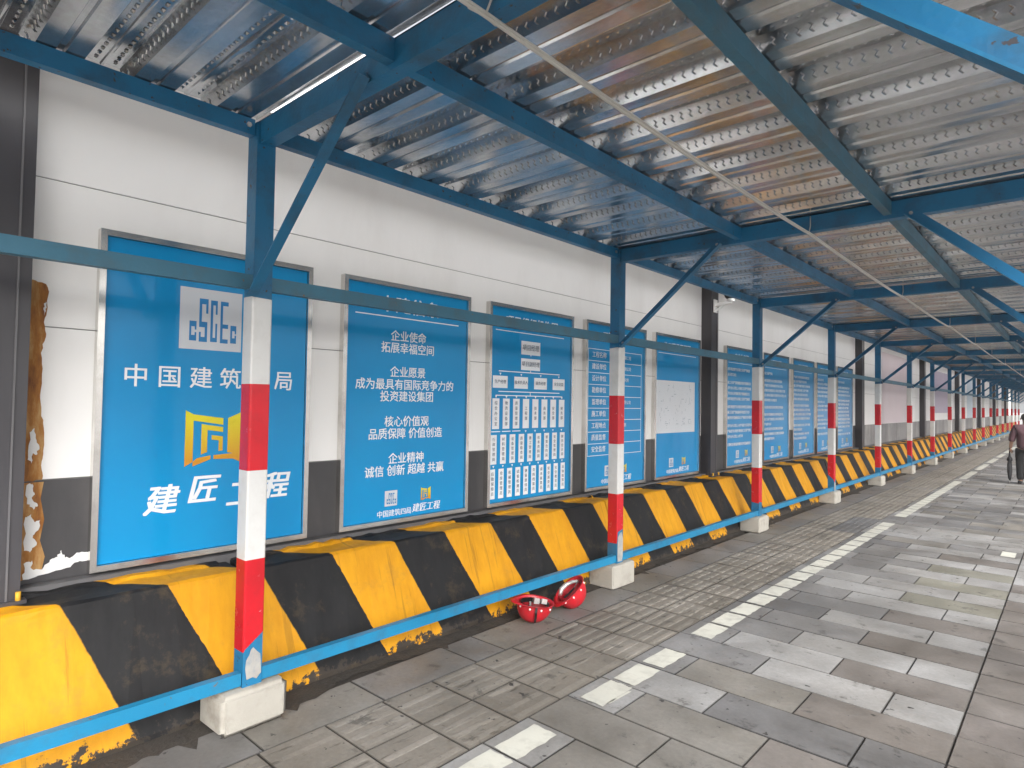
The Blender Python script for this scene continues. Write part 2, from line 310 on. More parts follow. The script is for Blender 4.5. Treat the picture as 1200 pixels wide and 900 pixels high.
def slab_mat(name, sheen=0.38, bump=0.25, groove=False):
    mt, nt, bs = new_mat(name); L = nt.links
    at = node(nt, 'ShaderNodeAttribute'); at.attribute_name = 'Col'
    geo = node(nt, 'ShaderNodeNewGeometry')
    n1 = node(nt, 'ShaderNodeTexNoise', i_Scale=2.2, i_Detail=9.0, i_Roughness=0.65); L.new(geo.outputs['Position'], n1.inputs['Vector'])
    n2 = node(nt, 'ShaderNodeTexNoise', i_Scale=38.0, i_Detail=5.0, i_Roughness=0.7); L.new(geo.outputs['Position'], n2.inputs['Vector'])
    f1 = ramp(nt, n1.outputs['Fac'], 0.35, 0.70, (0.70, 0.69, 0.67, 1), (1.12, 1.12, 1.12, 1))
    f2 = ramp(nt, n2.outputs['Fac'], 0.25, 0.75, (0.82, 0.82, 0.82, 1), (1.12, 1.12, 1.12, 1))
    a = mixc(nt, 1.0, at.outputs['Color'], f1.outputs[0], 'MULTIPLY')
    a = mixc(nt, 1.0, a, f2.outputs[0], 'MULTIPLY')
    # dark blotches and scuffs
    n3 = node(nt, 'ShaderNodeTexNoise', i_Scale=5.5, i_Detail=10.0, i_Roughness=0.72, i_Distortion=0.3); L.new(geo.outputs['Position'], n3.inputs['Vector'])
    s = ramp(nt, n3.outputs['Fac'], 0.585, 0.64); ms = node(nt, 'ShaderNodeMath', op='MULTIPLY', i_1=0.62); L.new(s.outputs[0], ms.inputs[0])
    a = mixc(nt, ms.outputs[0], a, (0.045, 0.043, 0.040, 1))
    n5 = node(nt, 'ShaderNodeTexNoise', i_Scale=0.9, i_Detail=4.0, i_Roughness=0.55); L.new(geo.outputs['Position'], n5.inputs['Vector'])
    f5 = ramp(nt, n5.outputs['Fac'], 0.35, 0.68, (0.84, 0.82, 0.79, 1), (1.08, 1.08, 1.09, 1)); a = mixc(nt, 1.0, a, f5.outputs[0], 'MULTIPLY')
    n6 = node(nt, 'ShaderNodeTexNoise', i_Scale=17.0, i_Detail=4.0, i_Roughness=0.5); L.new(geo.outputs['Position'], n6.inputs['Vector'])
    s6 = ramp(nt, n6.outputs['Fac'], 0.68, 0.71); a = mixc(nt, s6.outputs[0], a, (0.03, 0.028, 0.026, 1))
    h = n2.outputs['Fac']
    if groove:
        sp = node(nt, 'ShaderNodeSeparateXYZ'); L.new(geo.outputs['Position'], sp.inputs[0])
        mp = node(nt, 'ShaderNodeMapping'); mp.inputs['Scale'].default_value = (9, 1.6, 1); L.new(geo.outputs['Position'], mp.inputs[0])
        n4 = node(nt, 'ShaderNodeTexNoise', i_Scale=2.4, i_Detail=6.0, i_Roughness=0.6); L.new(mp.outputs[0], n4.inputs['Vector'])
        g = ramp(nt, n4.outputs['Fac'], 0.60, 0.66); gm = node(nt, 'ShaderNodeMath', op='MULTIPLY', i_1=0.65); L.new(g.outputs[0], gm.inputs[0])
        a = mixc(nt, gm.outputs[0], a, (0.050, 0.042, 0.033, 1))
        hh = node(nt, 'ShaderNodeMath', op='SUBTRACT'); L.new(n2.outputs['Fac'], hh.inputs[0]); L.new(gm.outputs[0], hh.inputs[1]); h = hh.outputs[0]
    L.new(a, bs.inputs['Base Color'])
    rr = node(nt, 'ShaderNodeMapRange', i_1=0.3, i_2=0.7, i_3=sheen, i_4=sheen + 0.32); L.new(n1.outputs['Fac'], rr.inputs[0]); L.new(rr.outputs[0], bs.inputs['Roughness'])
    bp = node(nt, 'ShaderNodeBump', i_Strength=bump, i_Distance=0.006); L.new(h, bp.inputs['Height']); L.new(bp.outputs[0], bs.inputs['Normal'])
    return mt
M['slab'] = slab_mat('paving_slab')
M['tactile'] = slab_mat('tactile_paving_slab', 0.55, 0.5, True)

def rust_mat():
    mt, nt, bs = new_mat('rust_and_old_glue'); L = nt.links
    geo = node(nt, 'ShaderNodeNewGeometry')
    mp = node(nt, 'ShaderNodeMapping'); mp.inputs['Scale'].default_value = (6, 6, 1.5); L.new(geo.outputs['Position'], mp.inputs[0])
    n1 = node(nt, 'ShaderNodeTexNoise', i_Scale=2.5, i_Detail=8.0, i_Roughness=0.7); L.new(mp.outputs[0], n1.inputs['Vector'])
    r = nt.nodes.new('ShaderNodeValToRGB'); L.new(n1.outputs['Fac'], r.inputs[0])
    e = r.color_ramp.elements; e[0].position = 0.32; e[0].color = (0.15, 0.045, 0.010, 1); e[1].position = 0.66; e[1].color = (0.50, 0.32, 0.13, 1)
    x = r.color_ramp.elements.new(0.48); x.color = (0.34, 0.135, 0.02, 1)
    L.new(r.outputs[0], bs.inputs['Base Color']); bs.inputs['Roughness'].default_value = 0.7
    bp = node(nt, 'ShaderNodeBump', i_Strength=0.4, i_Distance=0.01); L.new(n1.outputs['Fac'], bp.inputs['Height']); L.new(bp.outputs[0], bs.inputs['Normal'])
    return mt
M['rust'] = rust_mat()
M['poster_pink'] = paint('faded_pink_poster', (0.62, 0.53, 0.56), 0.4, dirt=(0.70, 0.66, 0.67), dirt_amt=0.6, scale=1.2, var=0.1)
M['poster_lilac'] = paint('faded_lilac_poster', (0.42, 0.36, 0.46), 0.4, dirt=(0.5, 0.46, 0.55), dirt_amt=0.5, scale=1.2, var=0.15)
M['poster_sky'] = paint('faded_sky_blue_poster', (0.52, 0.60, 0.68), 0.4, dirt=(0.6, 0.66, 0.7), dirt_amt=0.5, scale=1.2, var=0.1)

# ------------------------------------------------------------------ layout constants
S = 3.3087; Y0 = 1.4049; PX = -2.99; PW = 0.10        # post spacing, first post, road-side face, section
NP = 18                                                # posts in view
RX = 0.12                                              # inner face of the right-hand posts
ORD = ['first', 'second', 'third', 'fourth', 'fifth', 'sixth', 'seventh', 'eighth', 'ninth', 'tenth', 'eleventh', 'twelfth', 'thirteenth', 'fourteenth', 'fifteenth', 'sixteenth', 'seventeenth', 'eighteenth', 'nineteenth', 'twentieth', 'twenty-first', 'twenty-second']
YEND = Y0 + S * (NP - 1)

# ------------------------------------------------------------------ ground, road, paving
b = MB(); b.quad([(-300, -300, -0.16), (300, -300, -0.16), (300, 500, -0.16), (-300, 500, -0.16)])
tag(b.build('ground', M['ground']), kind='structure')
b = MB(); b.box(-6, 2.6, -6, 90, -0.15, -0.010)
tag(b.build('pavement_bed', M['soil']), kind='structure')
b = MB(); b.box(2.604, 2.76, -6, 90, -0.15, 0.0)
tag(b.build('kerb', M['kerb'], bevel=0.012), kind='structure')
b = MB(); b.quad([(2.764, -40, -0.150), (14, -40, -0.150), (14, 140, -0.150), (2.764, 140, -0.150)])
tag(b.build('road', M['pale_road_concrete']), kind='structure')

def slabs(name, rects, mat, dz=0.0):
    """rects: x0,x1,y0,y1,colour -> one mesh of separate slabs with open joints"""
    bm = bmesh.new(); cl = bm.loops.layers.float_color.new('Col')
    for x0, x1, y0, y1, c in rects:
        g = 0.0040; h = dz + random.uniform(-0.0012, 0.0012); t = [random.uniform(-0.0015, 0.0015) for _ in range(4)]
        e = 0.003
        base = [(x0 + g, y0 + g), (x1 - g, y0 + g), (x1 - g, y1 - g), (x0 + g, y1 - g)]
        top = [(x0 + g + e, y0 + g + e), (x1 - g - e, y0 + g + e), (x1 - g - e, y1 - g - e), (x0 + g + e, y1 - g - e)]
        lo = [bm.verts.new((p[0], p[1], -0.012)) for p in base]; mid = [bm.verts.new((p[0], p[1], h + t[i] - e)) for i, p in enumerate(base)]
        tp = [bm.verts.new((p[0], p[1], h + t[i])) for i, p in enumerate(top)]
        fs = [bm.faces.new(tp)]
        for i in range(4):
            j = (i + 1) % 4
            fs.append(bm.faces.new((lo[i], lo[j], mid[j], mid[i]))); fs.append(bm.faces.new((mid[i], mid[j], tp[j], tp[i])))
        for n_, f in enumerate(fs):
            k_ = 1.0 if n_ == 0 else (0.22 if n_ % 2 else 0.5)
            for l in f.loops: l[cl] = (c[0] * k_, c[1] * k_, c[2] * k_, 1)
    me = bpy.data.meshes.new(name); bm.to_mesh(me); bm.free(); me.materials.append(mat)
    return tag(link_mesh(name, me), kind='structure')

def jit(c, a=0.10):
    k = 1 + random.uniform(-a, a); return (c[0] * k, c[1] * k, c[2] * k)
GREY = (0.195, 0.193, 0.193); LIGHT = (0.285, 0.284, 0.282); BROWN = (0.170, 0.156, 0.145); OLIVE = (0.200, 0.196, 0.166); DARK = (0.138, 0.137, 0.139); BUFF = (0.205, 0.195, 0.178)
RP = 0.3285; RY0 = 2.136
rects = []
k0 = int((-3.0 - RY0) / RP) - 1; k1 = int((86 - RY0) / RP)
for k in range(k0, k1):
    y = RY0 + RP * k; y1 = y + RP
    even = (k % 2 == 0)
    near = y < 3.0
    if even: brk = [-2.08, -1.78, -1.11, -0.445]
    else: brk = [-2.08, -1.455, -0.77, -0.445]
    for a, c in zip(brk[:-1], brk[1:]):
        if even and c > -0.5: col = OLIVE if 6.0 < y < 7.5 else BROWN
        elif not even and a > -1.5: col = LIGHT if y > 3.3 else DARK
        elif y < 4.1 and a > -2.0 and random.random() < 0.35: col = BUFF
        elif random.random() < 0.25: col = LIGHT
        elif random.random() < 0.2: col = DARK
        else: col = GREY
        if y > 8.7: col = random.choice([GREY, GREY, LIGHT, BUFF, DARK])
        if 8.75 < y < 9.9: col = LIGHT
        if k == 1: col = BUFF
        rects.append((a, c, y, y1, jit(col)))
    off = -0.445 + 0.0
    brk = [-0.445, 0.215, 0.875, 1.535, 2.195, 2.602] if not even else [-0.445, 0.0, 0.545, 1.205, 1.865, 2.602]
    for a, c in zip(brk[:-1], brk[1:]):
        col = random.choice([BROWN, BROWN, (0.185, 0.171, 0.162), (0.176, 0.160, 0.150)])
        if 6.3 < y < 8.6 and random.random() < 0.5: col = LIGHT
        rects.append((a, c, y, y1, jit(col, 0.07)))
slabs('pavement', rects, M['slab'])
# slabs along the barrier, laid lengthwise
rects = []; y = -3.0; ys = [2.07 - 0.67 * i for i in range(7, 0, -1)] + [2.07, 2.755, 3.02]
while ys[-1] < 86: ys.append(ys[-1] + random.choice([0.67, 0.67, 0.335]))
for a, c in zip(ys[:-1], ys[1:]): rects.append((-3.075, -2.745, a, c, jit(random.choice([GREY, GREY, (0.19, 0.185, 0.18), BUFF]))))
slabs('kerbside_paving', rects, M['slab'])
rects = []; TCOL = (0.205, 0.188, 0.163)
k0 = int((-3.0 - 2.05) / 0.341) - 1
for k in range(k0, 248):
    y = 2.05 + 0.341 * k
    for x in (-2.745, -2.412):
        c = jit(TCOL, 0.10)
        if 8.6 < y < 10.2 and x > -2.5: c = jit(DARK)
        if 14.6 < y < 15.0: c = jit(GREY)
        rects.append((x, x + 0.333, y, y + 0.341, c))
slabs('tactile_paving', rects, M['tactile'])
# raised guide bars of the tactile strip: worn flat near the camera, crisp further on
bm = bmesh.new(); cl = bm.loops.layers.float_color.new('Col')
for k in range(k0, 170):
    y = 2.05 + 0.341 * k
    for x in (-2.745, -2.412):
        for j in range(4):
            wear = 0.0016 if y < 3.4 else (0.0030 if y < 4.4 else 0.0052)
            if y < 3.4 and random.random() < 0.35: continue
            nseg = 1 if y < 4.4 else 3
            xc = x + 0.333 * (j + 0.5) / 4; hw = 0.021
            for s_ in range(nseg):
                ya = y + 0.022 + s_ * 0.30 / nseg; yb = ya + 0.30 / nseg - (0.022 if nseg > 1 else 0.0)
                c = jit((0.245, 0.227, 0.20), 0.08) if not (8.6 < y < 10.2 and x > -2.5) else jit((0.15, 0.15, 0.155))
                lo = [bm.verts.new(p) for p in ((xc - hw, ya, 0.0005), (xc + hw, ya, 0.0005), (xc + hw, yb, 0.0005), (xc - hw, yb, 0.0005))]
                tp = [bm.verts.new(p) for p in ((xc - hw + .006, ya + .008, wear), (xc + hw - .006, ya + .008, wear), (xc + hw - .006, yb - .008, wear), (xc - hw + .006, yb - .008, wear))]
                fs = [bm.faces.new(tp)] + [bm.faces.new((lo[i], lo[(i + 1) % 4], tp[(i + 1) % 4], tp[i])) for i in range(4)]
                for f in fs:
                    for l in f.loops: l[cl] = (*c, 1)
me = bpy.data.meshes.new('tactile_bars'); bm.to_mesh(me); bm.free(); me.materials.append(M['tactile'])
tag(link_mesh('tactile_paving', me), kind='structure')
# white painted line, one dab per slab row, edges a little ragged
b = MB()
def dab(x0, x1, y0, y1):
    pts = []
    n = 6
    def wob(): return random.uniform(-0.006, 0.006)
    for i in range(n): pts.append((x0 + (x1 - x0) * i / n, y0 + wob() * 0.7))
    for i in range(n): pts.append((x1 + wob(), y0 + (y1 - y0) * i / n))
    for i in range(n): pts.append((x1 - (x1 - x0) * i / n, y1 + wob() * 0.7))
    for i in range(n): pts.append((x0 + wob() * 0.5, y1 - (y1 - y0) * i / n))
    b.poly([(p[0], p[1], 0.0045) for p in pts])
for k in range(-16, 130):
    y = RY0 + RP * k
    if k == 1 or k == 5: continue
    if 8.75 < y < 9.0 or 9.75 < y < 10.6: continue
    if y > 14.4 and (k % 9) in (0, 1): continue
    ya, yb = y + 0.018 + random.uniform(-.004, .006), y + RP - 0.018 + random.uniform(-.006, .004)
    if k == 0: ya, yb = y + 0.0, y + 0.29
    if k == 2: yb = y + RP - 0.01
    dab(-2.008, -1.862, ya, yb)
b.quad([(-1.868, 2.86, 0.0045), (-1.852, 2.87, 0.0045), (-1.842, 3.07, 0.0045), (-1.858, 3.06, 0.0045)])
b.quad([(-0.625, 8.69, 0.0045), (-0.50, 8.69, 0.0045), (-0.50, 8.99, 0.0045), (-0.625, 8.99, 0.0045)])
tag(b.build('painted_line', M['line_white'], recalc=False), kind='structure')
# dirt that has washed up along the foot of the barrier
bm = bmesh.new(); prev = None
yy = -2.0
while yy < 70:
    xo = (-3.080 if yy < 3.6 else -3.105) + 0.04 * math.sin(yy * 2.3) * math.sin(yy * 0.9) + random.uniform(-0.022, 0.022)
    if random.random() < 0.06: xo += 0.08
    if 1.55 < yy < 2.05: xo += 0.07 * math.sin((yy - 1.55) / 0.5 * math.pi)
    cur = [bm.verts.new((-3.30, yy, 0.012)), bm.verts.new((-3.17, yy, 0.008)), bm.verts.new((xo, yy, 0.0015))]
    if prev:
        for i in range(2): bm.faces.new((prev[i], prev[i + 1], cur[i + 1], cur[i]))
    prev = cur; yy += 0.045 if yy < 12 else 0.25
me = bpy.data.meshes.new('dirt'); bm.to_mesh(me); bm.free(); me.materials.append(M['soil'])
tag(link_mesh('dirt_strip', me), kind='stuff')

# ------------------------------------------------------------------ hoarding wall
WX = -3.70
COLS = [0.425] + [7.85 + 7.83 * i for i in range(7)]   # columns, first edge
CW = 0.21
bays = []
edges = [-7.4] + COLS + [COLS[-1] + 7.83]
for i, (a, c) in enumerate(zip(edges[:-1], edges[1:])):
    ya = a + CW * 0.5; yb = c + CW * 0.5
    bays.append((ya, yb))
for i, (ya, yb) in enumerate(bays):
    if yb < -1: continue
    root = empty('site_hoarding', (WX, ya, 0))
    n = i - 1
    desc = {-1: 'white and dark grey hoarding bay before the first dark column', 0: 'white hoarding bay with rusty peeling edge, carrying the five largest blue boards', 1: 'white hoarding bay carrying the five blue text boards beyond the camera column',
            2: 'white hoarding bay with stained grey base and a faded pink poster', 3: 'white hoarding bay with stained grey base and a faded lilac poster', 4: 'white hoarding bay with a faded sky blue poster, beyond the lilac one'}.get(n, 'far white hoarding bay with grey base, the %s bay along' % ORD[min(n + 1, 20)])
    tag(root, desc, 'wall', 'bays of the hoarding wall')
    P = lambda *q: (q[0] - WX, q[1] - ya, q[2])
    mb = MB()
    zs = [1.189, 1.929, 2.651, 3.37, 4.09]
    for z0, z1 in zip(zs[:-1], zs[1:]):
        mb = MB(); mb.box(-0.06, 0.0, 0.002, yb - ya - 0.002, z0 + 0.0028, z1 - 0.0028)
        mb.build('white_panel', M['white_wall'], root, bevel=0.002)
    mb = MB(); mb.hexa([(0.002, .002, 3.42), (0.56, .002, 3.105), (0.56, yb - ya - .002, 3.105), (0.002, yb - ya - .002, 3.42), (0.002, .002, 3.424), (0.562, .002, 3.109), (0.562, yb - ya - .002, 3.109), (0.002, yb - ya - .002, 3.424)]); mb.build('gap_light_shield', M['white_wall'], root)  # sheet added to stop skylight falling through the roof gap onto the wall
    mb = MB()
    mb.box(-0.06, -0.008, 0.0, yb - ya, 0.60, 4.08); mb.build('seam_backing', M['seam'], root)
    mb = MB()
    mb.box(-0.058, 0.0, 0.002, yb - ya - 0.002, 0.70, 1.185)
    mb.build('grey_panel', M['grey_panel'] if n < 2 else M['pale_grey_panel'], root)
    mb = MB()
    mb.box(-0.06, 0.075, 0.0, yb - ya, 0.628, 0.698); mb.build('base_rail', M['rail_grey'], root, bevel=0.004)
    if n == 0:
        # vertical panel joint seen between the boards
        pl = []; z = 2.14
        random.seed(3)
        def ragged(pts, amp=0.0045, n=4):
            out = []
            for (a0, a1), (b0, b1) in zip(pts, pts[1:] + pts[:1]):
                for q_ in range(n):
                    t_ = q_ / n; w_ = amp if q_ else 0.0
                    out.append((a0 + (b0 - a0) * t_ + random.uniform(-w_, w_), a1 + (b1 - a1) * t_ + random.uniform(-w_, w_)))
            return out
        mb = MB(); pts = []
        y_in = 0.655 - ya
        right = [(0.715, 2.135), (0.728, 2.10), (0.722, 2.0), (0.712, 1.95), (0.722, 1.88), (0.705, 1.80), (0.712, 1.70), (0.708, 1.60), (0.715, 1.52), (0.727, 1.44), (0.728, 1.33), (0.722, 1.26), (0.728, 1.19)]
        mb.poly([(0.004, y - ya, z_) for y, z_ in ragged([(0.655, 1.186)] + right[::-1] + [(0.655, 2.15)])])
        mb.poly([(0.004, y_in, 0.72), (0.004, 0.735 - ya, 0.735), (0.004, 0.75 - ya, 0.82), (0.004, 0.728 - ya, 0.9), (0.004, 0.742 - ya, 1.0), (0.004, 0.725 - ya, 1.1), (0.004, 0.735 - ya, 1.18), (0.004, y_in, 1.18)])
        mb.build('rusty_peeled_patch', M['rust'], root)
        mb = MB()
        def flake(pts): mb.poly([(0.008, y - ya, z_) for y, z_ in ragged(pts, 0.006)])
        flake([(0.672, 1.42), (0.69, 1.44), (0.700, 1.38), (0.712, 1.35), (0.700, 1.31), (0.688, 1.32), (0.682, 1.27), (0.670, 1.30)])
        flake([(0.668, 1.17), (0.69, 1.175), (0.70, 1.13), (0.69, 1.11), (0.715, 1.07), (0.70, 1.05), (0.672, 1.08)])
        flake([(0.668, 1.02), (0.69, 1.03), (0.705, 0.99), (0.725, 1.00), (0.72, 0.95), (0.70, 0.93), (0.715, 0.88), (0.69, 0.85), (0.668, 0.87)])
        flake([(0.668, 0.80), (0.70, 0.81), (0.70, 0.77), (0.74, 0.76), (0.77, 0.80), (0.80, 0.81), (0.815, 0.84), (0.83, 0.80), (0.86, 0.80), (0.89, 0.815), (0.93, 0.81), (0.93, 0.775), (0.885, 0.77), (0.84, 0.75), (0.75, 0.735), (0.668, 0.725)])
        flake([(0.712, 1.98), (0.72, 2.02), (0.716, 2.05), (0.708, 2.02)])
        mb.build('peeling_white_flakes', M['flake_white'], root)
    posters = {2: ('poster_pink', 18.3, 22.0, 1.20, 3.05, 'faded_pink_poster'), 3: ('poster_lilac', 25.6, 30.2, 1.45, 2.95, 'faded_lilac_poster'), 4: ('poster_sky', 35.2, 38.9, 1.20, 3.0, 'faded_blue_poster')}
    if n in posters:
        pm, pa, pb, z0, z1, nm = posters[n]
        mb = MB(); mb.box(0.001, 0.006, pa - ya, pb - ya, z0, z1); mb.build(nm, M[pm], root)

for i, y in enumerate(COLS):
    root = empty('steel_stanchion', (WX, y, 0))
    desc = ['charcoal steel column beside the rusty peeling wall paint', 'charcoal steel column carrying the security camera', 'charcoal steel column between the last blue board and the pink poster'][i] if i < 3 else 'far charcoal wall column, the %s one along the hoarding' % ORD[i]
    tag(root, desc, 'column', 'charcoal columns of the hoarding wall')
    mb = MB(); mb.box(-0.03, 0.14, 0.0, CW, 0.50, 4.12)
    mb.build('column_shaft', M['charcoal'], root, bevel=0.006)
    mb = MB(); mb.box(0.1395, 0.147, 0.155, 0.163, 0.60, 4.12); mb.build('edge_strip', M['column_edge'], root)
    mb = MB(); mb.box(0.0, 0.17, -0.02, CW + 0.02, 0.652, 0.672); mb.build('base_plate', M['charcoal'], root)
    for yy in (0.03, 0.20):
        mb = MB(); mb.tube([(0.16, yy, 0.66), (0.16, yy, 0.71)], 0.011, 6); mb.build('anchor_bolt', M['yellow_bolt'], root)

# ------------------------------------------------------------------ concrete barrier segments
J = [1.60 + 3.56 * i for i in range(-1, 18)]
for i, (ya, yb) in enumerate(zip(J[:-1], J[1:])):
    ya += 0.012; yb -= 0.012
    prof = [(-3.188, -0.01), (-3.192, 0.03), (-3.405, 0.615), (-3.413, 0.640), (-3.430, 0.651), (-3.50, 0.654), (-3.66, 0.658), (-3.66, -0.01)]
    bm = bmesh.new(); rings = []; ny = 40 if i < 4 else 8
    for k in range(ny + 1):
        y = ya + (yb - ya) * k / ny; rg = []
        for j, (x, z) in enumerate(prof):
            dx = dz = 0
            if 1 <= j <= 5: dx = random.uniform(-0.003, 0.003); dz = random.uniform(-0.003, 0.003)
            if j == 6: dz = 0.012 * (0.5 + 0.5 * math.sin(y * 3.1)) + random.uniform(0, 0.012)
            rg.append(bm.verts.new((x + dx, y, z + dz)))
        rings.append(rg)
    for A, B in zip(rings[:-1], rings[1:]):
        for j in range(len(prof)):
            j2 = (j + 1) % len(prof); bm.faces.new((A[j], A[j2], B[j2], B[j]))
    bm.faces.new(rings[0]); bm.faces.new(rings[-1][::-1])
    bmesh.ops.recalc_face_normals(bm, faces=bm.faces[:])
    me = bpy.data.meshes.new('concrete_barrier'); bm.to_mesh(me); bm.free(); me.materials.append(M['stripes'])
    o = link_mesh('concrete_barrier', me)
    lab = 'black and yellow striped concrete barrier before the first striped post' if i == 0 else 'black and yellow striped concrete barrier running on from behind the %s striped post' % ORD[i - 1]
    tag(o, lab, 'barrier', 'striped concrete barriers under the hoarding')
    # hand-thrown mortar along the back of the barrier top
    mb = MB(); y = ya; prev = None
    while y < yb:
        r_ = 0.010 + 0.014 * random.random() * (0.4 + abs(math.sin(y * 2.2)))
        cur = [mb.bm.verts.new((-3.555 - random.uniform(0, .02), y, 0.652)), mb.bm.verts.new((-3.59, y, 0.656 + r_)), mb.bm.verts.new((-3.63, y, 0.66 + r_))]
        if prev:
            for q in range(2): mb.bm.faces.new((prev[q], prev[q + 1], cur[q + 1], cur[q]))
        prev = cur; y += 0.06 if i < 4 else 0.3
    ob = mb.build('mortar_fillet', M['stripes'], o, recalc=False)

# ------------------------------------------------------------------ canopy steelwork
LV = [0.2, 0.3726, 0.809, 1.243, 1.669, 2.101]
ZB, ZT = 2.86, 2.972            # crossbeam
random.seed(21)
def post(i, x_face, y, right=False):
    """x_face: face on the +X side"""
    root = empty('canopy_post', (x_face - PW / 2, y + PW / 2, 0))
    if right: lab = 'blue canopy post on the open street side, the %s along' % ORD[i]
    elif i == 0: lab = 'first and tallest red and white banded post, its red sleeve torn at the foot'
    else: lab = 'red and white banded blue canopy post, the %s along the hoarding' % ORD[i]
    tag(root, lab, 'post', 'posts of the walkway canopy')
    h = PW / 2
    mb = MB(); mb.box(-h + .002, h - .002, -h + .002, h - .002, 0.2, ZT - 0.004)
    mb.build('post_shaft', M['blue_steel'], root, bevel=0.006, bseg=2)
    # glossy striping sleeve with torn foot
    n = 16; ring = []
    for k in range(4):
        cx, cy = [(h, -h), (h, h), (-h, h), (-h, -h)][k]; rr = 0.010
        sx, sy = (1 if cx > 0 else -1), (1 if cy > 0 else -1)
        a0 = [-90, 0, 90, 180][k]
        for q in range(4):
            a = R(a0 + q * 30); ring.append((cx - sx * rr + rr * math.cos(a) + sx * .0015, cy - sy * rr + rr * math.sin(a) + sy * .0015))
    mb = MB(); rows = []
    tear = [0.0] * 16
    if i == 0: tear = [0.0, 0.0, 0.0, 0.012, 0.075, 0.08, 0.08, 0.07, 0.03, 0.01, 0.01, 0, 0, 0, 0, 0]
    elif i == 1: tear = [0.0, 0.0, 0.02, 0.10, 0.12, 0.10, 0.05, 0, 0, 0, 0, 0, 0, 0, 0, 0]
    elif i == 3: tear = [0.02, 0.0, -0.02, -0.03, 0.03, 0.03, 0.05, 0, 0, 0, 0, 0.2, 0.22, 0.2, 0.15, 0.10]
    elif i == 5: tear = [0.06, 0.05, 0.01, 0, 0, 0, 0, 0, 0, 0, 0, 0.1, 0.12, 0.12, 0.1, 0.09]
    else: tear = [random.uniform(-0.01, 0.012) for _ in range(16)]
    jz = [0] + [random.uniform(-0.004, 0.004) for _ in range(4)] + [random.uniform(-0.006, 0.006)]
    for li in range(1, 6):
        zc = LV[li] + jz[li]
        rows.append([mb.bm.verts.new((x, yy, zc + (tear[q] if li == 1 else 0) + (random.uniform(-.008, .004) if li == 5 else 0))) for q, (x, yy) in enumerate(ring)])
    for li in range(4):
        for q in range(16):
            f = mb.bm.faces.new((rows[li][q], rows[li][(q + 1) % 16], rows[li + 1][(q + 1) % 16], rows[li + 1][q]))
            f.material_index = 0 if li % 2 == 0 else 1; f.smooth = False
    mb.build('striped_sleeve', [M['red_film'], M['white_film']], root)
    # bare patches where the paint has gone
    if not right and i in (0, 1, 3):
        mb = MB()
        if i == 0: pts = [(-.03, .235), (.0, .24), (.02, .228), (.035, .245), (.042, .25), (.040, .30), (.036, .345), (.02, .36), (.0, .385), (-.012, .375), (-.02, .35), (-.034, .33), (-.038, .29)]
        elif i == 1: pts = [(-.04, .215), (.03, .212), (.044, .26), (.044, .40), (.02, .47), (-.01, .46), (-.036, .43), (-.044, .33)]
        else: pts = [(-.04, .21), (.03, .21), (.03, .33), (.0, .36), (-.04, .34)]
        mb.poly([(h + 0.0022, p[0], p[1]) for p in pts]); mb.build('bare_paint_patch', M['bare_patch'], root)
    for z_ in (2.17, 0.245):
        mb = MB(); mb.tube([(0.02, -h - 0.008, z_), (0.02, h + 0.008, z_)], 0.011, 6); mb.build('bolt', M['bolt'], root)
    return root

for i in range(NP):
    y = Y0 + S * i
    post(i, PX, y)
    # footing block
    random.seed(50 + i)
    ob = MB(); hx = random.uniform(-.006, .006); hl = random.uniform(-.01, .02)
    ob.box(-0.13, 0.13 + hx, -0.165, 0.175 + hl, 0, 0.2)
    bmesh.ops.bevel(ob.bm, geom=ob.bm.edges[:], offset=random.uniform(0.008, 0.022) if i else 0.028, segments=3, affect='EDGES')
    for v in ob.bm.verts:
        v.co += Vector((random.uniform(-.0015, .0015), random.uniform(-.0015, .0015), random.uniform(-.0015, .0015)))
        if abs(v.co.x) > .10 and abs(v.co.y) > .13 and random.random() < .2: v.co.x *= 0.985; v.co.y *= 0.985
    o = ob.build('footing_block', M['concrete'], None, loc=(-3.075, y + 0.05, 0.0))
    for f in o.data.polygons: f.use_smooth = True
    o.modifiers.new('weighted', 'WEIGHTED_NORMAL')
    o.rotation_euler = (0, 0, R(random.uniform(-2, 2)))
    tag(o, ('rounded pale concrete block under the first striped post' if i == 0 else 'pale concrete block under the %s striped post' % ORD[i]), 'footing', 'concrete footing blocks under the posts')
    if i < 15: post(i, RX + PW, y, True)

